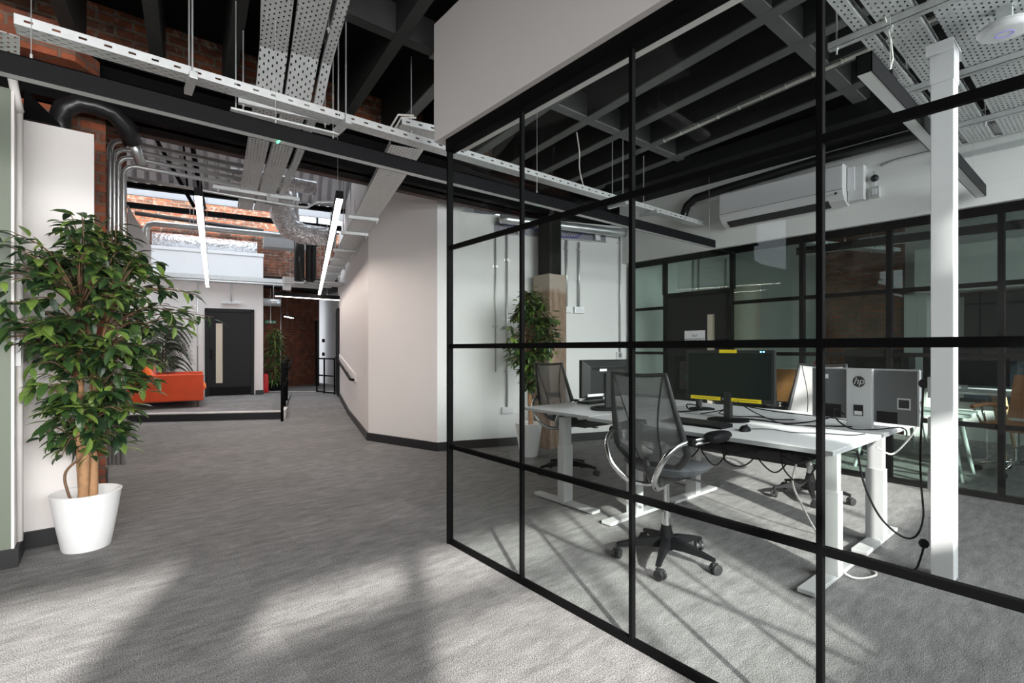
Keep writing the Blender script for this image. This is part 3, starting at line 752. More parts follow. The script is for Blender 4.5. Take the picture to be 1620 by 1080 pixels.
ct = tray('cable_tray', 'narrow galvanised cable tray running across the whole room', [(-.33, 3.40, 2.85), (5.86, 3.40, 2.85)], .11, .05, None,
     [(.72, -.07, 3.6), (.72, .07, 3.6), (1.6, -.07, 3.6), (1.6, .07, 3.6), (4.55, -.07, 3.6), (4.55, .07, 3.6), (5.1, .07, 3.5)])
for s in (.72, 1.6, 4.55, 5.1):
    m = MB(); m.box(s - .02, s + .02, -.12, .12, -.042, -.002); m.build('bracket', 'galvanised', ct, bevel=.002)
tray('cable_tray', 'short cable tray turning away at the left end of the long one', [(-.375, 3.47, 2.85), (-.42, 3.95, 2.84)], .11, .05)
tray('cable_tray', 'cable tray corner piece at the top left edge of the ceiling', [(-.85, 2.55, 3.30), (.03, 2.50, 3.30)], .12, .05, None, [(.5, 0, 3.6), (.8, 0, 3.6)])
for k, (dx, w, lab) in enumerate(((0, .16, 'left wide perforated tray of the three dropping under the steel beam'), (.175, .165, 'middle wide perforated tray of the three dropping under the steel beam'), (.315, .06, 'narrow right tray of the three dropping under the steel beam'))):
    dy = -.10 * dx / .315
    y1 = -.03 if k < 2 else .02
    tray('cable_tray', lab, [(.52 + dx, 1.9 + dy, 3.20), (.84 + dx, 3.45 + dy + y1, 3.20), (.875 + dx, 3.72 + dy + y1, 3.045), (1.07 + dx * 1.02, 4.98 + dy, 3.035), (1.36 + dx * 1.0, 6.9 + dy, 3.03)], w, .04, None, [(1.2, 0, 3.7), (2.6, 0, 3.45)] if k != 1 else [(1.2, 0, 3.7)])
strut('galvanised support channel under the three dropping trays', (.72, 3.86, 2.99), (1.32, 3.78, 2.99), [(.03, 3.7), (.57, 3.7)])
m = thing('conduit_bracket', 'galvanised strip bracket crossing under the three trays', 'bracket', (.62, 3.56, 2.80), rot((.66, -.05)))
MB().box(0, .66, -.03, .03, 0, .012).build('strip', 'galvanised', m)
for s in (.03, .63): MB().tube([(s, 0, -.03), (s, 0, .9)], .004, 6).build('threaded_rod', 'conduit_steel', m)
t4 = Vector((.262, .965, 0))
tp = Vector((1.93, 3.72, 2.95))
tray('cable_tray', 'wide perforated cable tray following the corridor wall', [tp, tp + t4 * 9.0], .27, .05)
tray('cable_tray', 'short raised tray feeding the corridor tray beside the white bulkhead', [(1.78, 3.57, 3.02), (2.42, 3.47, 3.02)], .15, .05, None, [(.1, 0, 3.6)])
for k, s in enumerate((2.35, 3.25, 4.6, 5.5, 6.4, 7.3)):
    c = tp + t4 * s + Vector((0, 0, -.045)); n = Vector((t4.y, -t4.x, 0))
    strut('support channel under the corridor tray, number %s from the room' % ('one', 'two', 'three', 'four', 'five', 'six')[k], c - n * .22, c + n * .145, [(.03, 3.8), (.34, 3.8)], 'channels under the corridor tray')
m = MB(); a0 = tp + t4 * -.05 + Vector((-.12, 0, .02))
m.tube([a0 + Vector((.0, .1, .03)), a0 + Vector((-.06, -.05, .06)), a0 + Vector((-.05, -.16, .12)), a0 + Vector((.06, -.2, .13))], .008, 7); m.tube([a0 + Vector((.02, .1, .03)), a0 + Vector((-.03, -.05, .05)), a0 + Vector((-.02, -.15, .11)), a0 + Vector((.08, -.2, .12))], .007, 7)
single(m, 'cable', 'cable_white', 'pale cables looping between two ceiling trays', 'cable', smooth=True)
# trays over the desks
for y0, y1, lab in ((.905, .97, 'narrow tray, leftmost of the ceiling trays over the desks'), (.70, .862, 'medium perforated tray second from the left over the desks'), (.27, .645, 'wide perforated tray above the white power pole'), (-.32, .13, 'wide perforated tray at the far right over the desks')):
    tray('cable_tray', lab, [(2.0, (y0 + y1) / 2, 3.09), (5.86, (y0 + y1) / 2, 3.09)], y1 - y0, .05)
for k, (x, y) in enumerate(((3.30, 1.10), (4.27, .99), (5.25, .98))):
    strut('support channel under the desk trays, %s' % ('nearest the partition', 'second from the partition', 'nearest the rear wall')[k], (x, y, 3.045), (x, -1.2, 3.045), [(.04, 3.6), (.30, 3.6), (.75, 3.6)], 'channels under the desk trays')
m = MB(); m.box(5.84, 5.88, -.6, 1.05, 2.98, 3.02); single(m, 'support_rail', 'galvanised', 'slotted rail on the rear bulkhead under the trays', 'rail')

# ------------------------------------------------------------------ ceiling fittings
o = thing('wireless_access_point', 'white round access point disc under the wide tray', 'access point', (3.67, .40, 2.955))
MB().lathe([(.001, .0), (.085, .0), (.10, .006), (.112, .024), (.10, .045), (.05, .05)], 40).build('cover', 'white_plastic', o, smooth='auto')
MB().tube(arc((0, 0), .035, 0, 360, 24, 'xy', -.001)[:-1], .0014, 5, closed=True).build('light_ring', 'led_violet', o)
MB().box(-.03, .03, -.03, .03, .04, .14).build('mount', 'galvanised', o)
o = thing('power_pole', 'white square power pole rising from floor to ceiling trays', 'power pole', (3.7, .652, 0))
MB().box(-.05, .07, -.051, .05, 0, 2.88).build('pole', 'white_plastic', o, bevel=.004)
MB().box(-.054, .074, -.055, .054, 2.80, 3.0).build('sleeve', 'white_plastic', o, bevel=.003)
q = MB(); q.box(-.09, .11, -.058, .062, 3.0, 3.012); q.box(-.095, -.088, -.058, .062, 2.95, 3.012); q.box(.108, .115, -.058, .062, 2.95, 3.012); q.build('top_plate', 'white_plastic', o)
for z in (1.08, .85, .55, .27): MB().box(-.035, .035, .05, .066, z - .06, z + .06).build('socket_plate', 'white_plastic', o, bevel=.003)
for z in (1.10, .17): MB().ball((-.005, .088, z), (.02, .026, .028), n=10).build('plug', 'black_plastic', o, smooth=True)
o = thing('air_conditioner', 'white wall mounted air conditioner on the rear bulkhead', 'air conditioner', (5.88, 2.41, 2.76), math.pi / 2)
# local: x along wall (toward +Y), y = into the room (+), z up
prof = [(0, .0), (.06, -.01), (.15, .03), (.205, .10), (.215, .13), (.215, .36), (.19, .385), (0, .385)]
v = [(x, y, z) for x in (-.64, .64) for y, z in prof]; n = len(prof)
MB().add(v, [tuple(range(n)), tuple(range(n, 2 * n))[::-1]] + [(i, (i + 1) % n, n + (i + 1) % n, n + i) for i in range(n)]).build('body', 'white_plastic', o, bevel=.006)
q = MB(); q.add([(x, y, z) for x in (-.50, .57) for y, z in ((.075, -.006), (.165, .045), (.168, .04), (.08, -.012))], [(0, 1, 2, 3), (7, 6, 5, 4), (0, 4, 5, 1), (1, 5, 6, 2), (2, 6, 7, 3), (3, 7, 4, 0)]); q.build('air_outlet', 'dark_grille', o)
for k in range(2): MB().bar((-.48, .105 + .035 * k, .008 + .02 * k), (.55, .105 + .035 * k, .008 + .02 * k), .016, .006, up=(0, -.5, 1)).build('louvre', 'white_plastic', o)
MB().box(-.64, .64, .2155, .217, .125, .13).build('seam', 'grey_plastic', o)
MB().box(-.59, -.57, .205, .214, .085, .105).build('display', 'dark_plastic', o)
o = thing('pipe_trunking', 'white boxed pipe cover beside the air conditioner', 'trunking', (5.88, 1.70, 2.78), math.pi / 2)
MB().box(-.075, .065, 0, .09, 0, .34).build('cover', 'white_plastic', o, bevel=.006); MB().box(.0, .065, .0, .10, .1, .34).build('side_cover', 'white_plastic', o, bevel=.005)
o = thing('isolator_switch', 'grey rotary isolator box on the rear bulkhead', 'switch', (5.88, 1.55, 2.84), math.pi / 2)
MB().box(-.04, .04, 0, .045, -.06, .05).build('box', 'galvanised', o, bevel=.005); MB().box(-.02, .02, .045, .052, -.035, .025).build('rocker', 'white_plastic', o, bevel=.002); MB().tube([(0, .03, .05), (0, .03, .2)], .011, 8).build('conduit', 'conduit_steel', o); MB().ball((0, .035, .13), .035).build('gland', 'dark_plastic', o, smooth=True)
m = MB(); m.tube([(5.84, .1, 3.1), (5.84, 1.4, 3.1), (5.84, 1.5, 3.08)], .012, 8); single(m, 'conduit', 'conduit_steel', 'thin steel conduit leading to the isolator on the bulkhead', 'conduit', smooth=True)
m = MB(); m.tube([(5.78, -1.0, 3.27), (5.78, 1.9, 3.27), (5.78, 3.1, 3.22), (5.78, 3.42, 3.2), (5.8, 3.55, 3.14), (5.8, 3.6, 3.02), (5.8, 3.6, 2.93)], .05, 12); single(m, 'lagged_pipe', 'rubber_black', 'black lagged pipe bending down above the air conditioner', 'pipe', smooth=True)
m = MB(); m.tube([(5.83, 2.6, 3.16), (5.83, 3.45, 3.16)], .03, 10); single(m, 'drain_pipe', 'white_plastic', 'white waste pipe under the black lagged pipe', 'pipe', smooth=True)

# ducts and pipes at the left
m = MB(); m.tube([(-.24, 4.80, 2.60), (-.24, 4.80, 2.93), (-.22, 4.80, 3.02), (-.14, 4.79, 3.08), (-.04, 4.79, 3.085), (.06, 4.80, 3.07), (.14, 4.84, 3.0), (.18, 4.9, 2.9)], .066, 16)
single(m, 'flexible_duct', 'rubber_black', 'shiny black duct elbow above the white panel at left', 'duct', smooth=True)
m = MB(); m.tube([(.175, 4.885, 2.92), (.235, 4.98, 2.78)], .035, 12); single(m, 'duct_tail', 'spiral_steel', 'bare steel pipe end below the black duct elbow', 'duct', smooth=True)
for k, (dz, dx) in enumerate(((0, 0), (-.085, .03), (-.16, .06), (-.24, .10))):
    z = 3.30 + dz; x = .05 + dx; r_ = .10
    pts = [(x, 6.1 - .02 * k, .2), (x, 6.1 - .02 * k, z - r_)] + [(x + r_ - r_ * math.cos(R(a)), 6.1 - .02 * k, z - r_ + r_ * math.sin(R(a))) for a in (22, 45, 68, 90)] + [(1.25 + .08 * k, 6.1 - .02 * k, z)]
    m = MB(); m.tube(pts, .022, 10); single(m, 'bent_conduit', 'conduit_steel', 'bright steel conduit bending from wall to ceiling, %s of four' % ('outermost', 'second', 'third', 'innermost')[k], 'conduit', group='bent steel conduits on the brick pier', smooth=True)
m = MB(); m.tube([(.18, 6.0, 2.93), (1.35, 6.0, 2.93), (1.7, 6.0, 2.93), (1.83, 6.0, 2.94), (1.93, 6.0, 3.02), (2.08, 6.0, 3.05), (2.2, 5.98, 3.05)], .016, 8)
single(m, 'conduit', 'conduit_steel', 'long thin steel conduit with a kink crossing the corridor', 'conduit', smooth=True)
o = thing('conduit_box', 'cluster of grey conduit boxes above the foil duct', 'junction box', (1.42, 6.07, 3.0))
for x, z, s in ((0, .12, .05), (.0, .23, .05), (.1, .1, .045), (.05, -.02, .08)): MB().cbox((x, 0, z), (s * 1.6, .07, s * 1.4)).build('box', 'grey_bulkhead', o, bevel=.006)
strut('galvanised channel carrying the bent conduits', (.9, 6.12, 3.0), (1.75, 6.02, 3.0), [(.05, 3.6), (.8, 3.6)])
m = MB(); m.tube([(-.428, 4.10, 3.0), (-.405, 4.25, 2.80), (-.398, 4.30, 2.76)], .022, 10); m.tube([(-.398, 4.30, 2.78), (-.398, 4.30, .12)], .016, 8)
single(m, 'painted_conduit', 'white_paint', 'white painted conduit running down the wall end at left', 'conduit', smooth=True)
m = MB(); m.prism([(-.40, 4.50), (-.22, 4.515), (-.40, 4.53)], 2.79, [2.8, 2.8, 3.0]); single(m, 'corner_bracket', 'black_steel', 'black triangular bracket above the white panel', 'bracket')
o = thing('wall_sensor', 'small white wall unit on the wall end at left', 'wall unit', (-.412, 4.32, 1.28))
MB().box(0, .025, -.07, .07, -.085, .075).build('case', 'white_plastic', o, bevel=.004); MB().box(.025, .027, .04, .05, -.07, -.062).build('indicator', 'dark_plastic', o)

# corridor services
m = MB(); Fq = [(1.45, 8.3, 3.85), (1.9, 8.25, 3.87), (2.62, 8.15, 3.85)]
m.tube(Fq, .11, 14); single(m, 'foil_duct', 'foil', 'horizontal foil wrapped duct under the corridor roof', 'duct', smooth=True)
m = MB(); m.tube([(2.30, 8.95, 4.05), (2.32, 9.0, 3.85), (2.36, 9.05, 3.58), (2.48, 9.08, 3.38), (2.7, 9.06, 3.30), (2.95, 9.02, 3.30), (3.22, 8.98, 3.30)], [.17, .19, .20, .20, .18, .17, .17], 16)
single(m, 'foil_duct', 'foil', 'fat crinkled foil duct bending down over the corridor', 'duct', smooth=True)
m = MB(); m.tube([(2.6, 9.3, 4.2), (2.6, 9.3, 3.45)], .09, 14); single(m, 'steel_duct', 'spiral_steel', 'bare round steel duct beside the fat foil duct', 'duct', smooth=True)
m = MB(); q0, q1 = backp(-1.6, .0, 3.90), backp(.60, .0, 3.88); q0 += BACN * .26; q1 += BACN * .26; m.tube([q0, q0.lerp(q1, .3), q0.lerp(q1, .6), q1], [.18, .185, .175, .18], 14)
single(m, 'foil_duct', 'foil', 'foil lagged duct lying along the mezzanine parapet', 'duct', smooth=True)
m = MB(); m.tube([(.62, 11.6, 2.4), (.62, 11.6, 3.55), (.66, 11.58, 3.63), (.74, 11.56, 3.66), (3.4, 11.0, 3.66)], .055, 12); single(m, 'steel_pipe', 'spiral_steel', 'steel pipe rising left of the mezzanine then turning right', 'pipe', smooth=True)
m = MB(); m.tube([backp(-1.9, .0, 4.42), backp(.75, .0, 4.30)], .05, 10); single(m, 'black_pipe', 'rubber_black', 'black pipe along the old upper brick wall', 'pipe', smooth=True)
for k, (x, y, r_) in enumerate(((3.18, 10.95, .105), (3.36, 10.9, .06), (3.46, 10.9, .06))):
    m = MB(); m.tube([(x, y, 2.72), (x, y, 3.55 - .05 * k), (x + .03, y - .01, 3.62 - .05 * k), (x + .12, y - .03, 3.66 - .05 * k), (x + .42, y - .12, 3.66 - .05 * k)] if k else [(x, y, 2.72), (x, y, 3.75)], r_, 12)
    single(m, 'black_pipe', 'rubber_black', 'thick black vertical pipe over the ramp' if k == 0 else ('slimmer black pipe beside the thick one over the ramp' if k == 1 else 'rightmost slim black pipe over the ramp'), 'pipe', smooth=True)
m = MB(); m.box(-.45, .45, -.18, .18, 0, .36); single(m, 'duct_unit', 'grey_bulkhead', 'grey metal ventilation box at the end of the mezzanine', 'ventilation unit', (3.28, 12.4, 3.62), DR, bevel=.01)
tray('cable_tray', 'cable tray fixed along the end wall above the black door', [backp(-1.6, .12, 2.98), backp(1.9, .12, 2.98)], .16, .10)
m = MB(); m.tube([backp(-1.5, .2, 2.93), backp(1.6, .2, 2.93)], .03, 10); single(m, 'conduit', 'conduit_steel', 'long bright pipe under the end wall tray', 'conduit', smooth=True)
for k in range(5):
    a0 = Vector((2.95 + .12 * k, 12.0 - .32 * k, 2.72)); 
    m = MB(); m.bar(a0, a0 + Vector((1.0, -.08, 0)), .16, .02); single(m, 'basket_tray', 'galvanised', 'flat cable tray over the ramp, %s of five' % ('farthest', 'fourth', 'middle', 'second', 'nearest')[k], 'cable tray', group='flat trays over the ramp')
m = MB(); m.tube([(3.22, 14.15, 2.52), (3.62, 14.05, 2.52)], .10, 14); m.tube([(3.45, 14.1, 2.6), (3.45, 14.1, 3.1)], .008, 6); single(m, 'steel_duct', 'spiral_steel', 'round steel duct over the passage entrance', 'duct', smooth=True)
m = MB(); m.cbox((0, 0, 0), (.2, .14, .14)); m.cbox((-.03, 0, -.14), (.14, .12, .12)); single(m, 'junction_box', 'white_plastic', 'white junction box hanging over the ramp', 'junction box', (2.98, 11.0, 2.72), bevel=.008)
m = MB(); w0 = A + CW * 5.0; n = Vector((-CW.y, CW.x, 0))
pp = w0 + n * .05; m.tube([pp + Vector((0, 0, 2.3)), pp + Vector((0, 0, 2.95)), pp + n * .06 + Vector((0, 0, 3.06)), pp + n * .25 + Vector((0, 0, 3.08))], .025, 8); m.tube([pp - CW * .18 + Vector((0, 0, 2.3)), pp - CW * .18 + Vector((0, 0, 2.98)), pp - CW * .18 + n * .2 + Vector((0, 0, 3.1))], .018, 8)
single(m, 'conduit', 'conduit_steel', 'pair of steel conduits climbing the end of the corridor wall', 'conduit', smooth=True)
o = thing('wall_light_switch', 'grey surface box with looping flex high on the corridor wall', 'junction box', A + CW * 1.0 + Vector((0, 0, 3.1)), rot(CW))
MB().box(-.05, .05, 0, .05, -.1, .1).build('box', 'grey_bulkhead', o, bevel=.005); MB().tube([(0, .03, -.1), (.02, .05, -.22), (.1, .12, -.34), (.2, .2, -.36), (.3, .3, -.3)], .016, 8).build('flex', 'conduit_steel', o, smooth=True)
o = thing('conduit', 'steel conduit with a small wall bracket left of the black end door', 'conduit', backp(-.68, 0, 0), DR)
MB().tube([(0, -.02, .26), (0, -.02, 2.9)], .012, 8).build('tube', 'conduit_steel', o, smooth=True)
for z in (.7, 1.4, 2.1): MB().box(-.04, .04, -.03, 0, z - .02, z + .02).build('saddle', 'conduit_steel', o)
o = thing('door_sign', 'small galvanised sign plate hanging above the black end door', 'sign', backp(.03, .05, 2.46), DR)
MB().box(-.21, .21, -.015, .015, -.04, .04).build('plate', 'tray_side', o); MB().box(-.2, .2, .0, .012, -.035, .035).build('back_plate', 'grey_bulkhead', o); MB().tube([(.0, 0, .0), (.0, 0, .47)], .02, 8).build('conduit', 'conduit_steel', o, smooth=True)
o = thing('exit_sign', 'green emergency exit sign with arrow on the far brick wall', 'sign', (3.83, 15.98, 2.10), rot((1, .2)))
MB().box(-.01, .01, -.012, .0, .045, 1.0).build('hanger', 'conduit_steel', o)
MB().box(-.16, .16, -.02, .0, -.045, .045).build('panel', 'sign_green', o)
q = MB(); q.box(-.045, .025, -.024, -.02, -.036, .036); q.build('door_symbol', 'paper', o)
q = MB(); q.ball((-.09, -.022, .022), (.009, .003, .009), n=8, k=6); q.bar((-.092, -.023, .012), (-.10, -.023, -.008), .011, .004); q.bar((-.10, -.023, -.008), (-.08, -.023, -.03), .007, .004); q.bar((-.10, -.023, -.008), (-.122, -.023, -.028), .007, .004); q.bar((-.094, -.023, .008), (-.07, -.023, -.002), .006, .004); q.bar((-.094, -.023, .01), (-.118, -.023, .0), .006, .004); q.build('running_figure', 'paper', o)
q = MB(); q.bar((.05, -.023, 0), (.12, -.023, 0), .012, .004, up=(0, 1, 0)); q.add([(.105, -.024, .03), (.14, -.024, 0), (.105, -.024, -.03)], [(0, 1, 2)]); q.build('arrow', 'paper', o)
for z in (1.55, 1.15):
    pz = Vector((5.012, 14.95, z)); m = MB(); m.box(-.05, .05, -.02, .05, -.05, .05); single(m, 'light_switch', 'black_plastic', 'upper black switch on the cream passage wall' if z > 1.3 else 'lower black switch on the cream passage wall', 'switch', pz, rot((-.235, -1)), bevel=.004)
m = MB(); m.tube([(3.8, 15.98, .15), (3.8, 15.98, 3.1)], .015, 8); single(m, 'conduit', 'conduit_steel', 'thin vertical conduit on the far brick wall', 'conduit', (.32, .02, 0), smooth=True)

for k, px in enumerate((1.30, 1.36, 1.41, 1.47)):
    m = MB(); m.tube([(px, 11.45, 3.55), (px, 11.45, 4.75)], .006, 6); single(m, 'hanger_rod', 'conduit_steel', 'thin hanger rods dropping in front of the old upper brick wall', 'hanger rod', group='hanger rods before the upper brick wall')

# handrails and gate
o = thing('handrail', 'black tubular handrail along the platform edge beside the ramp', 'handrail', (2.50, 9.62, 0), rot((.29, .957)))
for s, z0 in ((0, 0), (1.15, .15), (2.35, .15)): MB().tube([(s, 0, z0), (s, 0, 1.02)], .026, 10).build('post', 'black_steel', o, smooth=True)
for z in (1.02, .56): MB().tube([(-.02, 0, z), (2.4, 0, z + .1)], .024, 10).build('rail', 'black_steel', o, smooth=True)
for s in (0, 1.15, 2.35): MB().tube([(s, 0, .95 + .04 * s), (s, -.09, .95 + .04 * s), (s, -.10, .98 + .04 * s)], .014, 8).build('rail_bracket', 'black_steel', o, smooth=True)
MB().tube([(-.06, -.10, .94), (2.5, -.10, 1.06)], .024, 10).build('lower_handrail', 'black_steel', o, smooth=True)
n = Vector((-CW.y, CW.x, 0)); h0 = A + CW * 1.75; ln = 3.7
o = thing('handrail', 'black wall handrail on a white board along the ramp', 'handrail', h0 + Vector((0, 0, 0)), rot(CW))
MB().add([(x, y, z + .085 * x) for x in (-.1, ln) for y, z in ((0, .74), (.02, .74), (.02, .86), (0, .86))], [(0, 1, 2, 3), (7, 6, 5, 4), (0, 4, 5, 1), (1, 5, 6, 2), (2, 6, 7, 3), (3, 7, 4, 0)]).build('backing_board', 'white_paint', o)
MB().tube([(0, .02, .76), (0, .085, .77), (.1, .09, .78), (ln, .09, .78 + .085 * ln)], .022, 10).build('rail', 'black_steel', o, smooth=True)
for s in (.3, 1.3, 2.3, 3.3): MB().tube([(s, .02, .72 + .085 * s), (s, .06, .72 + .085 * s), (s, .09, .77 + .085 * s)], .013, 8).build('rail_bracket', 'black_steel', o, smooth=True)
o = thing('gate', 'low black bar gate in front of the white passage wall', 'gate', (4.42, 13.65, .15), rot((.14, -1.1)))
for s in (0, .42, .98): MB().tube([(s, 0, 0), (s, 0, .92)], .022, 8).build('post', 'black_steel', o)
for z in (.9, .46, .03): MB().tube([(0, 0, z), (.98, 0, z)], .018, 8).build('rail', 'black_steel', o)

# ------------------------------------------------------------------ desks
def desk(label, loc, rz, ln, dp, h=.79, legs=True, group=None):
    """local x along the length, y across, origin at the centre on the floor"""
    r = thing('desk', label, 'desk', loc, rz, group)
    MB().box(-ln / 2, ln / 2, -dp / 2, dp / 2, h - .025, h).build('desk_top', 'desk_white', r, bevel=.002)
    m = MB(); e = .0012; m.box(-ln / 2 - e, ln / 2 + e, -dp / 2 - e, -dp / 2 + .001, h - .024, h - .0015); m.box(-ln / 2 - e, ln / 2 + e, dp / 2 - .001, dp / 2 + e, h - .024, h - .0015); m.box(-ln / 2 - e, -ln / 2 + .001, -dp / 2, dp / 2, h - .024, h - .0015); m.box(ln / 2 - .001, ln / 2 + e, -dp / 2, dp / 2, h - .024, h - .0015); m.build('edge_band', 'desk_edge', r)
    m = MB(); 
    for y in (-.18, .18): m.box(-ln / 2 + .12, ln / 2 - .12, y - .02, y + .02, h - .06, h - .026)
    m.build('frame', 'desk_leg', r)
    for sx in (-1, 1):
        x = sx * (ln / 2 - .14)
        MB().box(x - .045, x + .045, -.03, .03, .42, h - .06).build('leg', 'desk_leg', r, bevel=.003)
        MB().box(x - .052, x + .052, -.038, .038, .03, .50).build('leg_sleeve', 'desk_leg', r, bevel=.003)
        m = MB(); m.prism([(x - .04, -dp / 2 + .05), (x + .04, -dp / 2 + .05), (x + .045, dp / 2 - .05), (x - .045, dp / 2 - .05)], .010, .034); m.build('foot', 'desk_leg', r, bevel=.004)
        m = MB()
        for y in (-dp / 2 + .09, dp / 2 - .09): m.tube([(x, y, 0), (x, y, .012)], .018, 10)
        m.build('glide', 'black_plastic', r)
    m = MB(); m.add([(x, y, z) for x in (-ln / 2 + .25, ln / 2 - .25) for y, z in ((-.12, h - .10), (-.12, h - .15), (.12, h - .15), (.12, h - .10))], [(0, 1, 5, 4), (1, 2, 6, 5), (2, 3, 7, 6)]); m.build('cable_basket', 'dark_plastic', r)
    return r
DH = .79
desk('white sit-stand desk nearest the glass, with the yellow-taped monitor', (3.20, 1.735, 0), math.pi / 2, 1.63, .78)
desk('white sit-stand desk behind, carrying the silver-backed monitor', (4.03, 1.735, 0), math.pi / 2, 1.63, .78)
desk('white desk at the left end, carrying the black-backed monitor', (3.67, 2.97, 0), math.pi, 1.62, .79)

# ------------------------------------------------------------------ task chairs
def task_chair(label, loc, rz, mesh='chair_mesh', base_rot=20.0, group='mesh task chairs in the glazed office', seat_turn=0):
    """faces local +x"""
    r = thing('task_chair', label, 'chair', loc, rz, group)
    M0 = Matrix.Rotation(R(base_rot), 4, 'Z')
    m = MB(); m.lathe([(.028, .10), (.045, .075), (.05, .10), (.045, .15), (.032, .20), (.030, .22)], 18); m.build('hub', 'black_plastic', r, smooth='auto')
    for k in range(5):
        Mk = M0 @ Matrix.Rotation(R(72 * k), 4, 'Z')
        m = MB(); v = []
        for t, w, z0, z1 in ((.03, .030, .085, .150), (.12, .025, .088, .138), (.22, .020, .083, .114), (.300, .016, .074, .092)):
            v += [(t, -w, z0), (t, w, z0), (t, w * .75, z1), (t, -w * .75, z1)]
        f = [(0, 1, 2, 3)[::-1], (12, 13, 14, 15)]
        for s in range(3):
            for j in range(4): f.append((s * 4 + j, s * 4 + (j + 1) % 4, s * 4 + 4 + (j + 1) % 4, s * 4 + 4 + j))
        m.add(v, f, 0, Mk); leg = m.build('base_leg', 'black_plastic', r, bevel=.004)
        m = MB(); c = Mk @ Vector((.292, 0, 0)); ang = base_rot + 72 * k + 60
        Mc = Matrix.Translation((c.x, c.y, 0)) @ Matrix.Rotation(R(ang), 4, 'Z')
        for s in (-1, 1):
            m.add(*(lambda q: (q.v, q.f))(MB().lathe([(.001, -.009), (.022, -.010), (.030, -.007), (.0315, 0), (.030, .007), (.022, .010), (.001, .009)], 18)), 0, Mc @ Matrix.Translation((.014, s * .016, .0315)) @ Matrix.Rotation(R(90), 4, 'X'))
        m.add(*(lambda q: (q.v, q.f))(MB().box(-.012, .026, -.008, .008, .028, .064)), 0, Mc)
        m.tube([(c.x, c.y, .055), (c.x, c.y, .082)], .008, 8)
        m.build('caster', 'dark_plastic', leg, smooth='auto')
    MB().lathe([(.026, .20), (.026, .30), (.018, .302), (.018, .50)], 16).build('gas_column', 'chrome', r, smooth='auto')
    m = MB(); m.cbox((-.01, 0, .515), (.24, .12, .05)); m.bar((.06, -.05, .515), (.10, -.26, .505), .014, .014); m.cbox((.105, -.28, .505), (.05, .05, .012)); m.build('mechanism', 'dark_plastic', r, bevel=.006)
    # seat pad
    def seat(u, v, top):
        a = 2 * math.pi * u; q = v
        ex = 3.2; c, s = math.cos(a), math.sin(a)
        k = (abs(c) ** ex + abs(s) ** ex) ** (-1 / ex) * q
        x, y = c * k * .235 + .03, s * k * (.25 - .03 * (c * k > 0) * abs(c * k))
        ed = 1 - q ** 6
        z = .588 + (.022 * ed if top else -.055 * ed) - .030 * max(0, (x - .13) / .14) ** 2 + .012 * (abs(y) / .25) ** 2 + .012 * max(0, (-x) / .2)
        return (x, y, z)
    m = MB(); m.grid(lambda u, v: seat(u, v, True), 40, 8); m.grid(lambda u, v: seat(u, v, False), 40, 8); m.build('seat', 'seat_fabric', r, smooth='auto')
    # back outline
    def back(s, t):           # s in -1..1 across, t 0 bottom .. 1 top
        hw = .165 + .085 * math.sin(min(1, t * 5) * math.pi / 2) - .060 * max(0, t - .2) / .8
        z = .615 + .545 * t
        x = -.155 - .035 * math.sin(t * math.pi * .9) - .135 * t ** 1.6 + .02
        return (x - .03 * (1 - s * s) * (1 - .4 * t), s * hw, z - .012 * (1 - s * s) * t + (.0 if t > .5 else 0))
    k = 16; loop = [back(-1, i / k) for i in range(k + 1)] + [back(-1 + 2 * j / 10, 1) for j in range(1, 11)] + [back(1, 1 - i / k) for i in range(1, k + 1)] + [back(1 - 2 * j / 10, 0) for j in range(1, 10)]
    rr = []
    for p in loop: rr.append(.021 - .010 * max(0, (p[2] - .75) / .42))
    MB().tube(loop, rr, 10, closed=True).build('backrest_frame', 'dark_plastic', r, smooth=True)
    MB().grid(lambda u, v: back(-1 + 2 * u, v), 14, 16).build('backrest_mesh', mesh, r, smooth=True)
    for s in (-1, 1): MB().tube([(p[0] - .002, p[1], p[2]) for p in (back(s * (.92 - .55 * math.sin(min(1, (1 - i / 12) * 1.25) * math.pi / 2)), i / 12) for i in range(13))], .0045, 6).build('backrest_seam', 'dark_plastic', r, smooth=True)
    m = MB(); m.tube([(-.05, 0, .52), (-.14, 0, .52), (-.19, 0, .60), (-.20, 0, .66)], [.03, .028, .024, .014], 10); m.build('back_stem', 'dark_plastic', r, smooth=True)
    for s in (-1, 1):
        pts = [(-.05, s * .03, .49), (-.13, s * .05, .48), (-.22, s * .085, .50), (-.285, s * .12, .555), (-.32, s * .17, .63), (-.305, s * .21, .71), (-.25, s * .24, .765), (-.165, s * .26, .785)]
        q = []
        for i in range(len(pts) - 1):
            p0, p1, p2, p3 = [Vector(pts[max(0, min(len(pts) - 1, i + d))]) for d in (-1, 0, 1, 2)]
            for j in range(4):
                t = j / 4; q.append(.5 * ((2 * p1) + (p2 - p0) * t + (2 * p0 - 5 * p1 + 4 * p2 - p3) * t * t + (3 * p1 - p0 - 3 * p2 + p3) * t ** 3))
        q.append(Vector(pts[-1]))
        MB().tube(q, .0165, 10).build('arm_loop', 'chrome', r, smooth=True)
        m = MB(); m.tube([(-.165, s * .24, .785), (-.165, s * .295, .785)], .024, 12); m.build('arm_pivot', 'black_plastic', r, smooth='auto')
        m = MB(); m.tube([(-.165, s * .285, .795), (-.03, s * .295, .80)], .010, 8); m.tube([(-.165, s * .285, .772), (-.03, s * .295, .777)], .010, 8); m.build('arm_link', 'chrome', r, smooth=True)
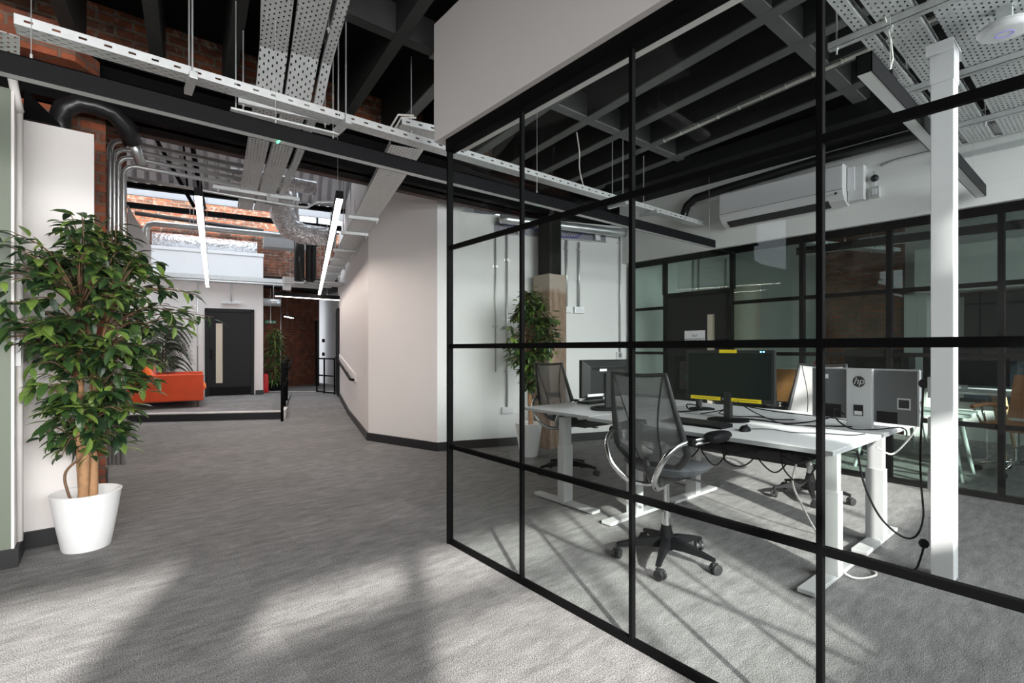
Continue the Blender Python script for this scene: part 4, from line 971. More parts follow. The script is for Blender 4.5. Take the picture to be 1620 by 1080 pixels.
        def pad(u, v):
            a = 2 * math.pi * u; c, sn = math.cos(a), math.sin(a); kk = (abs(c) ** 3 + abs(sn) ** 3) ** (-1 / 3)
            ph = math.pi * (v - .5); rr_ = math.cos(ph) ** .45 if abs(v - .5) < .499 else 0
            return (.075 + c * kk * .115 * rr_, s * .30 + sn * kk * .043 * rr_ * (1.1 - .2 * c), .795 + math.sin(ph) * .03)
        MB().grid(pad, 28, 10).build('armrest', 'black_plastic', r, smooth=True)
    return r
task_chair('dark mesh task chair in front of the near desk, its back to the glass', (2.69, 1.79, 0), R(-1), 'chair_mesh', 62)
task_chair('mesh task chair beyond the left desk, beside the potted ficus', (3.76, 3.68, 0), R(0), 'chair_mesh', 10)
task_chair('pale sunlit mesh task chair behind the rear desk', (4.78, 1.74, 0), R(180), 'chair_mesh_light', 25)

# ------------------------------------------------------------------ monitors
def monitor(label, loc, rz, w, h, zb, shape, rear=False, stand=True):
    """screen faces local +x; loc on the desk"""
    r = thing('monitor', label, 'monitor', loc, rz)
    return r
m1 = monitor('big black monitor with yellow tape strips on its frame, on the near desk', (3.47, 1.80, DH), math.pi, 0, 0, 0, 0)
MB().box(-.02, .012, -.325, .325, .138, .502).build('case', 'dark_plastic', m1, bevel=.004)
MB().box(-.05, -.02, -.2, .2, .2, .46).build('rear_cover', 'black_plastic', m1, bevel=.01)
MB().box(.0122, .0135, -.305, .305, .165, .48).build('screen', 'screen', m1)
m = MB()
for y0, y1, z0, z1 in ((-.285, -.05, .138, .164), (.03, .24, .138, .164)): m = MB().box(.0136, .0146, y0, y1, z0, z1).build('yellow_tape', 'yellow_tape', m1)
MB().box(.0136, .0146, -.06, .07, .482, .506).build('yellow_tape', 'yellow_tape', m1)
m = MB()
for y0, y1 in ((-.265, -.07), (.05, .22)): m.box(.0147, .0149, y0, y1, .149, .153)
m.build('tape_print', 'tape_ink', m1)
MB().box(.0136, .014, -.038, .016, .149, .155).build('badge', 'silver_plastic', m1)
for y in (.236, .255): MB().ball((.0125, y, .491), (.002, .006, .005), n=10, k=6).build('power_light', 'led_blue', m1)
MB().box(-.02, .02, -.025, .025, .015, .2).build('stand_neck', 'dark_plastic', m1, bevel=.005)
MB().lathe([(.001, .018), (.06, .016), (.125, .008), (.13, .0), (.001, .0)], 40, 0, None, 1, 1.12).build('stand_base', 'black_plastic', m1, smooth='auto')
m2 = monitor('silver-backed monitor with a round dark badge, on the rear desk', (3.83, 1.08, DH), R(-8), 0, 0, 0, 0)
MB().box(-.02, .012, -.31, .31, .045, .385).build('case', 'silver_plastic', m2, bevel=.006)
MB().box(-.024, -.02, -.30, .30, .05, .375).build('rear_panel', 'grey_plastic', m2, bevel=.001)
MB().box(.0122, .0135, -.295, .295, .06, .375).build('screen', 'screen', m2)
MB().prism([(-.052, -.075), (-.024, -.075), (-.024, .075), (-.052, .075)], .0, .385).build('stand_neck', 'silver_plastic', m2, bevel=.004)
m = MB(); m.prism([(-.06, -.085), (.12, -.12), (.12, .12), (-.06, .085)], 0, .010); m.build('stand_base', 'silver_plastic', m2, bevel=.003)
MB().box(-.056, -.0525, -.025, .03, .08, .15).build('cable_hole', 'black_plastic', m2)
MB().box(-.0562, -.0558, -.02, .025, .085, .11).build('cable_hole_rim', 'paper', m2)
MB().box(-.0262, -.024, -.27, -.20, .14, .21).build('latch', 'silver_plastic', m2, bevel=.001); MB().box(-.0268, -.0255, -.262, -.208, .15, .20).build('latch_recess', 'dark_plastic', m2)
MB().box(-.027, -.024, .12, .24, .05, .14).build('port_recess', 'black_plastic', m2); MB().box(-.027, -.024, -.2, -.09, .05, .12).build('port_recess', 'black_plastic', m2)
MB().box(-.0258, -.024, .20, .225, .31, .34).build('sticker', 'paper', m2)
bd = MB(); bd.lathe([(.001, .0), (.036, 0), (.036, .0015), (.001, .0015)], 32); bd.v = [(-.0525 - z, y, x + .30) for x, y, z in bd.v]; bd.build('badge', 'ink', m2)
tm = text_mb('hp', .062, .0006, .28); tm.v = [(-.0545 - z, -x, y + .303) for x, y, z in tm.v]; tm.build('badge_lettering', 'silver_plastic', m2)
m3 = monitor('black monitor seen from behind on the left desk', (3.30, 2.80, DH), R(84), 0, 0, 0, 0)
# rotated so that the screen looks away from the glass
MB().box(-.015, .015, -.27, .27, .105, .42).build('case', 'black_plastic', m3, bevel=.005)
v = [(-.015, y, z) for y, z in ((-.265, .11), (.265, .11), (.265, .415), (-.265, .415))] + [(-.05, y, z) for y, z in ((-.20, .15), (.20, .15), (.20, .365), (-.20, .365))]
MB().add(v, [(0, 1, 2, 3), (7, 6, 5, 4), (0, 4, 5, 1), (1, 5, 6, 2), (2, 6, 7, 3), (3, 7, 4, 0)]).build('rear_cover', 'dark_plastic', m3, bevel=.004)
m = MB()
for i in range(22): m.box(-.0515, -.049, -.19 + i * .0175, -.18 + i * .0175, .335, .36)
m.build('vent_slots', 'black_plastic', m3)
MB().box(.0152, .0165, -.255, .255, .12, .405).build('screen', 'screen', m3)
MB().box(-.075, -.05, -.05, .05, .02, .31).build('stand_neck', 'dark_plastic', m3, bevel=.006)
m = MB(); m.tube([(x * .11 - .03, y * .14, .012) for x, y in [(math.cos(R(a)), math.sin(R(a))) for a in range(0, 360, 15)]], .012, 8, closed=True); m.bar((-.07, 0, .016), (.06, 0, .012), .05, .012); m.build('stand_base', 'black_plastic', m3, smooth='auto')
m = MB(); m.box(-.0517, -.0500, .02, .10, .325, .345); m.build('sticker', 'paper', m3); MB().box(-.04, -.032, .03, .22, .118, .145).build('port_labels', 'paper', m3)
m4 = monitor('dark monitor half hidden behind the yellow-taped one', (3.95, 2.28, DH), R(-6), 0, 0, 0, 0)
MB().box(-.02, .012, -.27, .27, .12, .45).build('case', 'black_plastic', m4, bevel=.005)
MB().box(-.04, -.02, -.2, .2, .16, .40).build('rear_cover', 'dark_plastic', m4, bevel=.008); MB().box(.0122, .0135, -.255, .255, .14, .43).build('screen', 'screen', m4)
m = MB(); m.tube([(-.04, 0, .01), (-.04, 0, .2)], .025, 14); m.build('stand_neck', 'dark_plastic', m4, smooth='auto'); MB().lathe([(.001, .014), (.1, .008), (.105, 0), (.001, 0)], 32).build('stand_base', 'black_plastic', m4, smooth='auto')
m = MB(); m.box(-.0415, -.0400, .05, .13, .24, .29); m.build('sticker', 'sign_green', m4)

# keyboards and mice
def keyboard(label, loc, rz, ln=.43):
    r = thing('keyboard', label, 'keyboard', loc, rz)
    MB().add([(-ln / 2, -.075, 0), (ln / 2, -.075, 0), (ln / 2, .075, 0), (-ln / 2, .075, 0), (-ln / 2, -.075, .014), (ln / 2, -.075, .014), (ln / 2, .075, .026), (-ln / 2, .075, .026)], [(0, 3, 2, 1), (4, 5, 6, 7), (0, 1, 5, 4), (1, 2, 6, 5), (2, 3, 7, 6), (3, 0, 4, 7)]).build('case', 'black_plastic', r, bevel=.003)
    m = MB()
    for row in range(6):
        y = -.060 + row * .0235; z = .0152 + row * .0019
        for c in range(20):
            x = -ln / 2 + .02 + c * (ln - .04) / 19
            if row == 0 and 4 <= c <= 9: continue
            m.box(x - .0085, x + .0085, y - .009, y + .009, z, z + .006)
        if row == 0: m.box(-ln / 2 + .1, -ln / 2 + .215, y - .009, y + .009, z, z + .006)
    m.build('keys', 'dark_plastic', r)
    return r
keyboard('black keyboard on the near desk behind the chair back', (3.10, 1.83, DH), R(-90))
keyboard('small black keyboard on the left desk beside the black-backed monitor', (3.62, 3.18, DH), R(180), .36)
def mouse(label, loc, rz):
    r = thing('mouse', label, 'computer mouse', loc, rz)
    MB().lathe([(math.cos(R(a)) + 1e-5, math.sin(R(a))) for a in range(0, 91, 10)], 24, 0, Matrix.Diagonal((.058, .032, .036, 1))).build('shell', 'black_plastic', r, smooth='auto')
    MB().tube([(.035, -.004, .03), (.035, .004, .03)], .007, 10).build('wheel', 'dark_plastic', r)
mouse('black computer mouse beside the keyboard on the near desk', (3.10, 1.50, DH), R(10))

# ------------------------------------------------------------------ cables
def cable(label, pts, r_=.004, m_='black_plastic', group=None, n=6):
    P = [Vector(p) for p in pts]; q = []
    for i in range(len(P) - 1):
        p0, p1, p2, p3 = [P[max(0, min(len(P) - 1, i + d))] for d in (-1, 0, 1, 2)]
        for j in range(6):
            t = j / 6; q.append(.5 * ((2 * p1) + (p2 - p0) * t + (2 * p0 - 5 * p1 + 4 * p2 - p3) * t * t + (3 * p1 - p0 - 3 * p2 + p3) * t ** 3))
    q.append(P[-1]); mb = MB(); mb.tube(q, r_, n)
    return single(mb, 'cable', m_, label, 'cable', group=group, smooth=True)
z = DH + .005
cable('thin black mouse cable lying along the near desk', [(3.16, 1.51, z), (3.26, 1.42, z), (3.24, 1.28, z), (3.34, 1.15, z), (3.40, 1.02, z), (3.52, .98, z)], .0025)
cable('black cable draping from the taped monitor across the rear desk', [(3.45, 1.72, DH + .14), (3.47, 1.6, DH + .07), (3.55, 1.45, z), (3.62, 1.30, z), (3.70, 1.22, z), (3.78, 1.12, z)], .004)
cable('black cable looping between the taped and the silver-backed monitor', [(3.56, 1.86, z), (3.62, 1.66, z), (3.60, 1.46, z), (3.72, 1.36, z + .01), (3.78, 1.28, DH + .04), (3.80, 1.2, DH + .07)], .0045)
cable('black cable tangle beside the taped monitor stand', [(3.62, 2.10, z), (3.72, 2.02, z + .02), (3.70, 1.92, z + .05), (3.62, 1.95, z + .02), (3.68, 1.84, z), (3.80, 1.74, z), (3.74, 1.6, z), (3.84, 1.5, z)], .004)
cable('coiled black cables piled by the hidden monitor stand', [(3.80, 2.2, z), (3.72, 2.16, z + .03), (3.66, 2.22, z + .02), (3.72, 2.28, z + .05), (3.80, 2.24, z + .04), (3.74, 2.18, z + .015), (3.66, 2.26, z), (3.58, 2.3, z)], .006)
cable('black lead from the silver-backed monitor over the desk edge', [(3.76, 1.16, DH + .08), (3.70, 1.20, DH + .12), (3.62, 1.16, DH + .06), (3.66, 1.08, z), (3.80, .98, z), (3.98, .925, z), (4.06, .905, DH - .02), (4.05, .90, DH - .06)], .0045)
cable('black cable across the rear desk towards the pale chair', [(3.52, 1.98, DH + .13), (3.66, 1.86, DH + .10), (3.85, 1.66, DH + .05), (4.05, 1.48, DH + .02), (4.12, 1.30, z), (4.02, 1.16, z)], .004)
for k, (x, y0) in enumerate(((3.06, 2.25), (3.08, 2.0), (3.12, 1.82), (3.05, 1.62), (3.14, 1.45), (3.08, 1.28))):
    cable('dangling black cable loop under the near desk, %s from the left' % ('first', 'second', 'third', 'fourth', 'fifth', 'sixth')[k],
          [(x, y0, .70), (x - .02, y0 - .03, .62 - .02 * (k % 2)), (x + .02, y0 - .10, .57 - .02 * (k % 3)), (x + .05, y0 - .16, .61), (x + .02, y0 - .20, .69), (x - .03, y0 - .10, .66), (x - .05, y0 - .02, .69)], .0045, group='cable loops under the near desk')
cable('black cable bundle along the underside of the near desk', [(3.1, 2.3, .68), (3.08, 2.0, .66), (3.12, 1.7, .67), (3.10, 1.4, .65), (3.14, 1.15, .67)], .012)
cable('white cable hanging under the near desk beside the leg', [(3.18, 1.22, .66), (3.2, 1.26, .5), (3.26, 1.22, .34), (3.30, 1.16, .2), (3.27, 1.0, .02), (3.4, .9, .012), (3.5, .95, .012), (3.44, 1.04, .03)], .006, 'cable_white')
cable('long black cable hanging from the desk to the power pole', [(3.45, 1.0, .70), (3.50, .98, .5), (3.60, .93, .3), (3.74, .86, .17), (3.80, .80, .17), (3.78, .76, .3), (3.71, .755, .5), (3.71, .76, .68), (3.70, .75, .9), (3.695, .742, 1.08)], .006)
cable('pale cable sagging from the rear desk to the power pole', [(3.55, .93, .72), (3.72, .90, .66), (3.85, .86, .72), (3.88, .80, .84), (3.80, .765, .92), (3.70, .755, .99)], .0055, 'cable_white')
cable('black lead from the lowest socket of the power pole to the floor', [(3.695, .74, .15), (3.69, .76, .06), (3.68, .78, .01), (3.62, .84, .008)], .006)

def curve_pts(P, k=6):
    P = [Vector(p) for p in P]; q = []
    for i in range(len(P) - 1):
        p0, p1, p2, p3 = [P[max(0, min(len(P) - 1, i + d))] for d in (-1, 0, 1, 2)]
        for j in range(k):
            t = j / k; q.append(.5 * ((2 * p1) + (p2 - p0) * t + (2 * p0 - 5 * p1 + 4 * p2 - p3) * t * t + (3 * p1 - p0 - 3 * p2 + p3) * t ** 3))
    q.append(P[-1]); return q

# ------------------------------------------------------------------ wall services in the office
WR = rot(wd)
def wallc(label, s, z0, z1, rad=.016, saddles=(), box=None, top=True):
    o = thing('wall_conduit', label, 'conduit', wallp(s, 0, 0), WR)
    MB().tube([(0, -.028, z0), (0, -.028, z1)], rad, 10).build('tube', 'conduit_steel', o, smooth=True)
    for z in saddles:
        q = MB(); q.box(-.036, .036, -.012, 0, z - .014, z + .014); q.tube([(0, -.028, z - .012), (0, -.028, z + .012)], rad * 1.3, 10); q.build('saddle', 'conduit_steel', o)
    if box:
        q = MB(); q.box(-.075, .075, -.05, 0, box - .045, box + .045); q.build('back_box', 'galvanised', o, bevel=.004)
        q = MB(); q.box(-.06, .06, -.054, -.05, box - .032, box + .032); q.build('face_plate', 'white_plastic', o, bevel=.002)
    return o
def wall_s(px_x): return (Vector((px_x, 0, 0)) - Vector((3.6, 0, 0))).x / wd.x
wallc('steel conduit ending in a double socket right of the column', wall_s(5.03), 1.89, 2.82, .016, (2.70, 2.27), 1.85)
wallc('steel conduit ending in a plain socket second from the column', wall_s(5.21), 1.89, 2.81, .016, (2.70, 2.27), 1.85)
wallc('thin steel conduit near the right end of the rear office wall', wall_s(5.84), 1.25, 3.02, .010, (2.85, 2.27), None)
wallc('steel conduit with a low socket left of the potted ficus', wall_s(4.20), .52, 2.84, .013, (2.5, 1.7, 1.0), .48)
wallc('slim steel conduit at the left end of the rear office wall', wall_s(4.05), 1.0, 2.84, .010, (2.4, 1.6), None)
o = thing('thermostat', 'small white thermostat on the rear office wall', 'thermostat', wallp(wall_s(5.84), 0, 1.21), WR)
MB().box(-.05, .05, -.025, 0, -.05, .05).build('case', 'white_plastic', o, bevel=.004); MB().box(-.025, .025, -.027, -.025, -.03, .03).build('display', 'grey_plastic', o)
o = thing('wall_tray', 'perforated tray on edge along the rear office wall with cables', 'cable tray', wallp(.47, 0, 2.92), WR)
q = MB(); q.box(0, 1.68, -.016, -.012, -.085, .085); q.build('back_plate', 'tray_dark', o); q = MB(); q.box(0, 1.68, -.06, -.012, .083, .087); q.box(0, 1.68, -.06, -.012, -.087, -.083); q.build('flange', 'galvanised', o)
q = MB(); q.tube([(.05, -.03, .06), (.5, -.032, .03), (.9, -.03, -.05), (1.2, -.03, -.05), (1.32, -.03, .03), (1.5, -.03, .06)], .008, 6); q.build('cable', 'cable_blue', o, smooth=True)
for s in (.35, 1.52): MB().box(s - .04, s + .04, -.075, -.03, -.075, .05).build('fused_spur', 'white_plastic', o, bevel=.005)
m = MB(); q0, q1 = wallp(.5, .16, 3.0), wallp(2.42, .10, 2.97); m.tube([q0.lerp(q1, i / 16) for i in range(17)], [.062 if i % 2 else .058 for i in range(17)], 14)
single(m, 'spiral_duct', 'spiral_steel', 'thin spiral duct running above the rear office wall', 'duct', smooth=True)
m = MB(); m.cbox((0, 0, 0), (.30, .2, .18)); m.cbox((.16, -.11, .0), (.04, .02, .2)); single(m, 'control_box', 'dark_plastic', 'dark control box on the steel beam above the office', 'control box', (4.35, 4.82, 3.59), 0, bevel=.006)

m = MB(); q = [Vector((4.545, 3.05, 3.475)), Vector((4.50, 2.7, 3.47)), Vector((4.44, 2.2, 3.475)), Vector((4.36, 1.56, 3.47)), Vector((4.26, .8, 3.475)), Vector((4.2, .3, 3.475))]
for k in range(4): m.tube(curve_pts([p + Vector((.010 * (k % 2), .004 * k, .008 * (k // 2) + .004 * ((k + i) % 2))) for i, p in enumerate(q)], 5), .006, 6)
for i in range(14): p = q[0].lerp(q[-1], i / 13); m.cbox((p.x + .004, p.y, p.z + .006), (.035, .006, .03))
single(m, 'cable_bundle', 'cable_white', 'white cable bundle clipped under a ceiling joist over the desks', 'cable bundle', smooth=True)
cable('white cable dropping beside the ceiling tray near the steel beam', [(3.72, 3.52, 3.5), (3.74, 3.5, 3.3), (3.70, 3.46, 3.1), (3.72, 3.42, 2.91)], .006, 'cable_white')

# ------------------------------------------------------------------ plants
def leaf(mb, p, d, up, ln, w, droop=.25):
    d = d.normalized(); s = d.cross(up); s = s.normalized() if s.length > 1e-4 else Vector((1, 0, 0)); n = s.cross(d).normalized()
    pts = [(0, .0, 0), (.22, .78, .02), (.5, 1, .0), (.78, .62, -.06), (1, 0, -.16)]
    v = []; 
    for t, ww, dz in pts:
        c = p + d * (ln * t) + n * (dz * ln * droop * 4)
        if ww == 0: v.append(c)
        else: v += [c - s * (w / 2 * ww) + n * (w * .12 * ww), c - n * 0, c + s * (w / 2 * ww) + n * (w * .12 * ww)]
    f = [(0, 1, 2), (0, 2, 3), (1, 4, 5, 2), (2, 5, 6, 3), (4, 7, 8, 5), (5, 8, 9, 6), (7, 10, 8), (8, 10, 9)]
    mb.add(v, f)

def pot(r, rb, rt, h, m='pot_white'):
    MB().lathe([(rb * .97, 0), (rb, .006), (rb + (rt - rb) * .5, h * .5), (rt - .004, h * .97), (rt, h), (rt - .008, h + .004), (rt - .022, h - .003), (rt - .035, h - .09), (rt - .05, h - .12)], 48).build('pot', m, r, smooth='auto')
    MB().lathe([(rt - .045, h - .13), (rt - .10, h - .115), (.001, h - .12)], 32).build('soil', 'soil', r, smooth=True)

def ficus(label, loc, prof, seed, ntwig, leaf_len, ph, rb, rt, ymax=None, per=9, stems=3, depth=.8, wallx=None):
    """prof: (height, left, right) of the crown in the plane across the view"""
    g = random.Random(seed); r = thing('potted_ficus', label, 'potted plant', loc); pot(r, rb, rt, ph)
    rv, fv = Vector((.775, -.633, 0)), Vector((.632, .774, 0))
    z0, z1 = prof[0][0], prof[-1][0]
    def lim(z):
        for a, b in zip(prof, prof[1:]):
            if a[0] <= z <= b[0]:
                t = (z - a[0]) / (b[0] - a[0]); return a[1] + (b[1] - a[1]) * t, a[2] + (b[2] - a[2]) * t
        return prof[-1][1:]
    trunks = []; zt = z0 + (z1 - z0) * .62
    for k in range(stems):
        a = 2 * math.pi * k / stems + .5; q = []
        for i in range(8):
            t = i / 7; z = ph - .12 + (zt - ph + .12) * t; l, rr_ = lim(max(z0, z)); cx = (l + rr_) / 2 * max(0, t - .3) * .8
            tw = a + 2.2 * t; ra = .03 + .02 * t + .10 * max(0, t - .55)
            q.append(rv * (cx + ra * math.cos(tw)) + fv * (ra * math.sin(tw)) + Vector((0, 0, z)))
        q = curve_pts(q, 4); trunks.append(q)
        MB().tube(q, [.030 - .018 * i / len(q) for i in range(len(q))], 10).build('trunk', 'bark', r, smooth=True)
    if stems >= 3:
        q = curve_pts([Vector((-.05, -.02, ph - .12)), Vector((-.09, -.05, ph + .02)), Vector((-.10, -.04, ph + .15)), Vector((.0, -.06, ph + .27)), Vector((.04, -.03, ph + .42))])
        MB().tube(q, .008, 8).build('vine_stem', 'twig', r, smooth=True)
    fol = MB(); tw = MB()
    allt = [p for q in trunks for p in q[len(q) // 3:]]
    for _ in range(ntwig):
        for _try in range(30):
            z = z0 + (z1 - z0) * g.random(); l, rr_ = lim(z)
            if g.random() > (rr_ - l) / 1.0 + .12: continue
            u = l + (rr_ - l) * g.random(); hw = (rr_ - l) / 2 * depth + .03; b = (g.random() * 2 - 1) * hw
            p = rv * u + fv * b + Vector((0, 0, z))
            if ymax is not None and p.y > ymax: continue
            if wallx is not None and p.x < wallx + .04 and p.y > -.19: p.y = -.19 - .1 * g.random()
            break
        near = min(allt, key=lambda q: (q - p).length + max(0, q.z - p.z + .15) * 2)
        mid = near.lerp(p, .55) + Vector((g.uniform(-.04, .04), g.uniform(-.04, .04), .07))
        path = curve_pts([near, mid, p + Vector((0, 0, -.015))], 5)
        tw.tube(path, [.006 - .0042 * i / len(path) for i in range(len(path))], 5)
        out = (p - Vector((near.x, near.y, p.z))); out = out.normalized() if out.length > .02 else rv
        for k in range(per):
            t = .45 + .55 * (k + 1) / per; bp = path[min(len(path) - 1, int(t * (len(path) - 1)))]
            a = g.uniform(0, 2 * math.pi)
            d = (out * g.uniform(.35, 1.0) + Vector((math.cos(a), math.sin(a), 0)) * .75 + Vector((0, 0, g.uniform(-.75, .28)))).normalized()
            ll = leaf_len * g.uniform(.72, 1.15)
            bp = bp + Vector((g.uniform(-.02, .02), g.uniform(-.02, .02), g.uniform(-.02, .02)))
            if ymax is not None and (bp + d * ll).y > ymax + .03: d.y = -abs(d.y)
            if wallx is not None:
                e = bp + d * ll
                if min(e.x, bp.x) < wallx + .03 and max(e.y, bp.y) > -.15: continue
            leaf(fol, bp, d, Vector((g.uniform(-.35, .35), g.uniform(-.35, .35), 1)), ll, ll * .40, .25)
    tw.build('branches', 'twig', r, smooth=True)
    fol.build('foliage', 'ficus_leaf', r)
    return r
ficus('big potted ficus tree in a white pot at the left wall', (-.085, 4.325, 0),
      [(.60, -.08, .12), (.72, -.13, .24), (.85, -.16, .28), (1.0, -.17, .31), (1.12, -.18, .36), (1.25, -.26, .42), (1.38, -.42, .54), (1.55, -.46, .60), (1.68, -.46, .56), (1.80, -.46, .46), (1.92, -.44, .30), (2.05, -.30, .22), (2.20, -.08, .14)], 11, 225, .118, .365, .128, .188, ymax=.16, wallx=-.34)
ficus('smaller potted ficus in a white pot by the concrete column', (4.02, 4.60, 0),
      [(.80, -.02, .06), (1.0, -.12, .10), (1.12, -.22, .22), (1.3, -.30, .36), (1.5, -.32, .40), (1.65, -.26, .36), (1.8, -.16, .26), (1.95, -.12, .16), (2.06, -.06, .06)], 5, 170, .098, .40, .105, .168, ymax=.30, per=9, stems=1, depth=.9)

# palm behind the sofa
o = thing('potted_palm', 'feathery palm standing behind the orange sofa', 'potted plant', (1.02, 13.35, .15)); pot(o, .13, .19, .34, 'black_plastic')
fo = MB(); st = MB(); g = random.Random(4)
for k in range(3): st.tube(curve_pts([(.03 * k - .03, 0, .2), (.05 * k - .06, .02, .9), (.10 * k - .1, .03 * k, 1.45 + .1 * k)]), .014, 7)
for k in range(44):
    a = k * 2.4; z = .75 + 1.0 * (k % 11) / 10; c = Vector((.05 * math.cos(a), .05 * math.sin(a), z)); d = Vector((math.cos(a), math.sin(a), 0)); ln = .50
    q = [c + d * (ln * t) + Vector((0, 0, .40 * t - .75 * t * t)) for t in [i / 9 for i in range(10)]]
    st.tube(q, [.006 - .0005 * i for i in range(10)], 5); s = Vector((-d.y, d.x, 0))
    for i in range(1, 10):
        for sg in (-1, 1):
            for e in (0, .5):
                p = q[i - 1].lerp(q[i], e); leaf(fo, p, d * .6 + s * sg + Vector((0, 0, -.55)), Vector((0, 0, 1)), .26 - .012 * i, .028, .1)
st.build('stems', 'twig', o, smooth=True); fo.build('fronds', 'palm_leaf', o)
# bush by the far brick wall
o = thing('potted_bush', 'tall leafy plant in a black planter by the far brick wall', 'potted plant', (3.70, 14.98, .15))
m = MB(); m.box(-.14, .14, -.14, .14, 0, .24); m.build('pot', 'black_plastic', o, bevel=.01)
fo = MB(); st = MB(); st.tube([(0, 0, .2), (.02, 0, 1.0), (0, 0, 1.55)], .02, 7)
for k in range(420):
    z = .22 + 1.5 * g.random(); w = .25 * math.sin(math.pi * min(1, max(.08, (z + .1) / 1.9))) + .05; a = g.uniform(0, 6.283); rr_ = w * math.sqrt(g.random()) * .8
    leaf(fo, Vector((rr_ * math.cos(a), rr_ * math.sin(a), z)), Vector((math.cos(a), math.sin(a), g.uniform(-.9, .1))), Vector((0, 0, 1)), .21, .045, .3)
st.build('stem', 'bark', o); fo.build('foliage', 'bush_leaf', o)
o = thing('fire_extinguisher', 'red fire extinguisher half hidden at the end wall corner', 'fire extinguisher', (3.335, 14.42, .15))
m = MB(); m.lathe([(.07, 0), (.075, .02), (.075, .42), (.05, .48), (.02, .5)], 20); m.build('cylinder', 'red_paint', o, smooth='auto'); MB().tube([(0, 0, .5), (0, 0, .56), (.08, -.02, .57)], .014, 8).build('valve', 'black_plastic', o)

# ------------------------------------------------------------------ sofa
so = thing('sofa', 'orange velvet sofa on dark legs on the platform', 'sofa', (.955, 11.68, .15), R(-7))
# local: x = towards the seat front, y = along the sofa; the near arm faces the camera at -y
def cushion(mb, c, d, p=4.0):
    def fn(u, v):
        a = 2 * math.pi * u; ph = math.pi * (v - .5); ca, sa = math.cos(a), math.sin(a); k = (abs(ca) ** p + abs(sa) ** p) ** (-1 / p); cp = max(0, math.cos(ph)) ** .3
        return (c[0] + d[0] / 2 * ca * k * cp, c[1] + d[1] / 2 * sa * k * cp, c[2] + d[2] / 2 * math.sin(ph) * (1.0))
    mb.grid(fn, 40, 14); return mb
MB().box(-.60, .60, -.02, .14, .13, .655).build('arm', 'orange_velvet', so, bevel=.035, smooth='auto', seg=4)
MB().box(-.60, .60, 1.34, 1.50, .13, .655).build('arm', 'orange_velvet', so, bevel=.035, smooth='auto', seg=4)
MB().box(-.62, -.42, .0, 1.48, .13, .70).build('back', 'orange_velvet', so, bevel=.035, smooth='auto', seg=4)
MB().box(-.55, .56, .05, 1.43, .13, .30).build('base', 'orange_velvet', so, bevel=.02, smooth='auto')
for y in (.44, 1.04): cushion(MB(), (.12, y, .38), (1.06, .60, .20), 6).build('seat_cushion', 'orange_cushion', so, smooth=True)
for y in (.44, 1.04): cushion(MB(), (-.35, y, .62), (.22, .60, .44), 5).build('back_cushion', 'orange_velvet', so, smooth=True)
for x in (-.52, .50):
    for y in (.06, 1.42): MB().lathe([(.014, 0), (.026, .14)], 12, 0, Matrix.Translation((x, y, 0))).build('leg', 'dark_wood', so, smooth='auto')
o = MB(); cushion(o, (0, 0, 0), (.16, .48, .46), 3.2); Mx = Matrix.Rotation(R(-18), 4, 'Y'); o.v = [tuple(Mx @ Vector(p)) for p in o.v]
single(o, 'scatter_cushion', 'orange_cushion', 'bright orange scatter cushion leaning inside the sofa arm', 'cushion', (.66, 11.98, .15 + .70), R(-7), smooth=True)

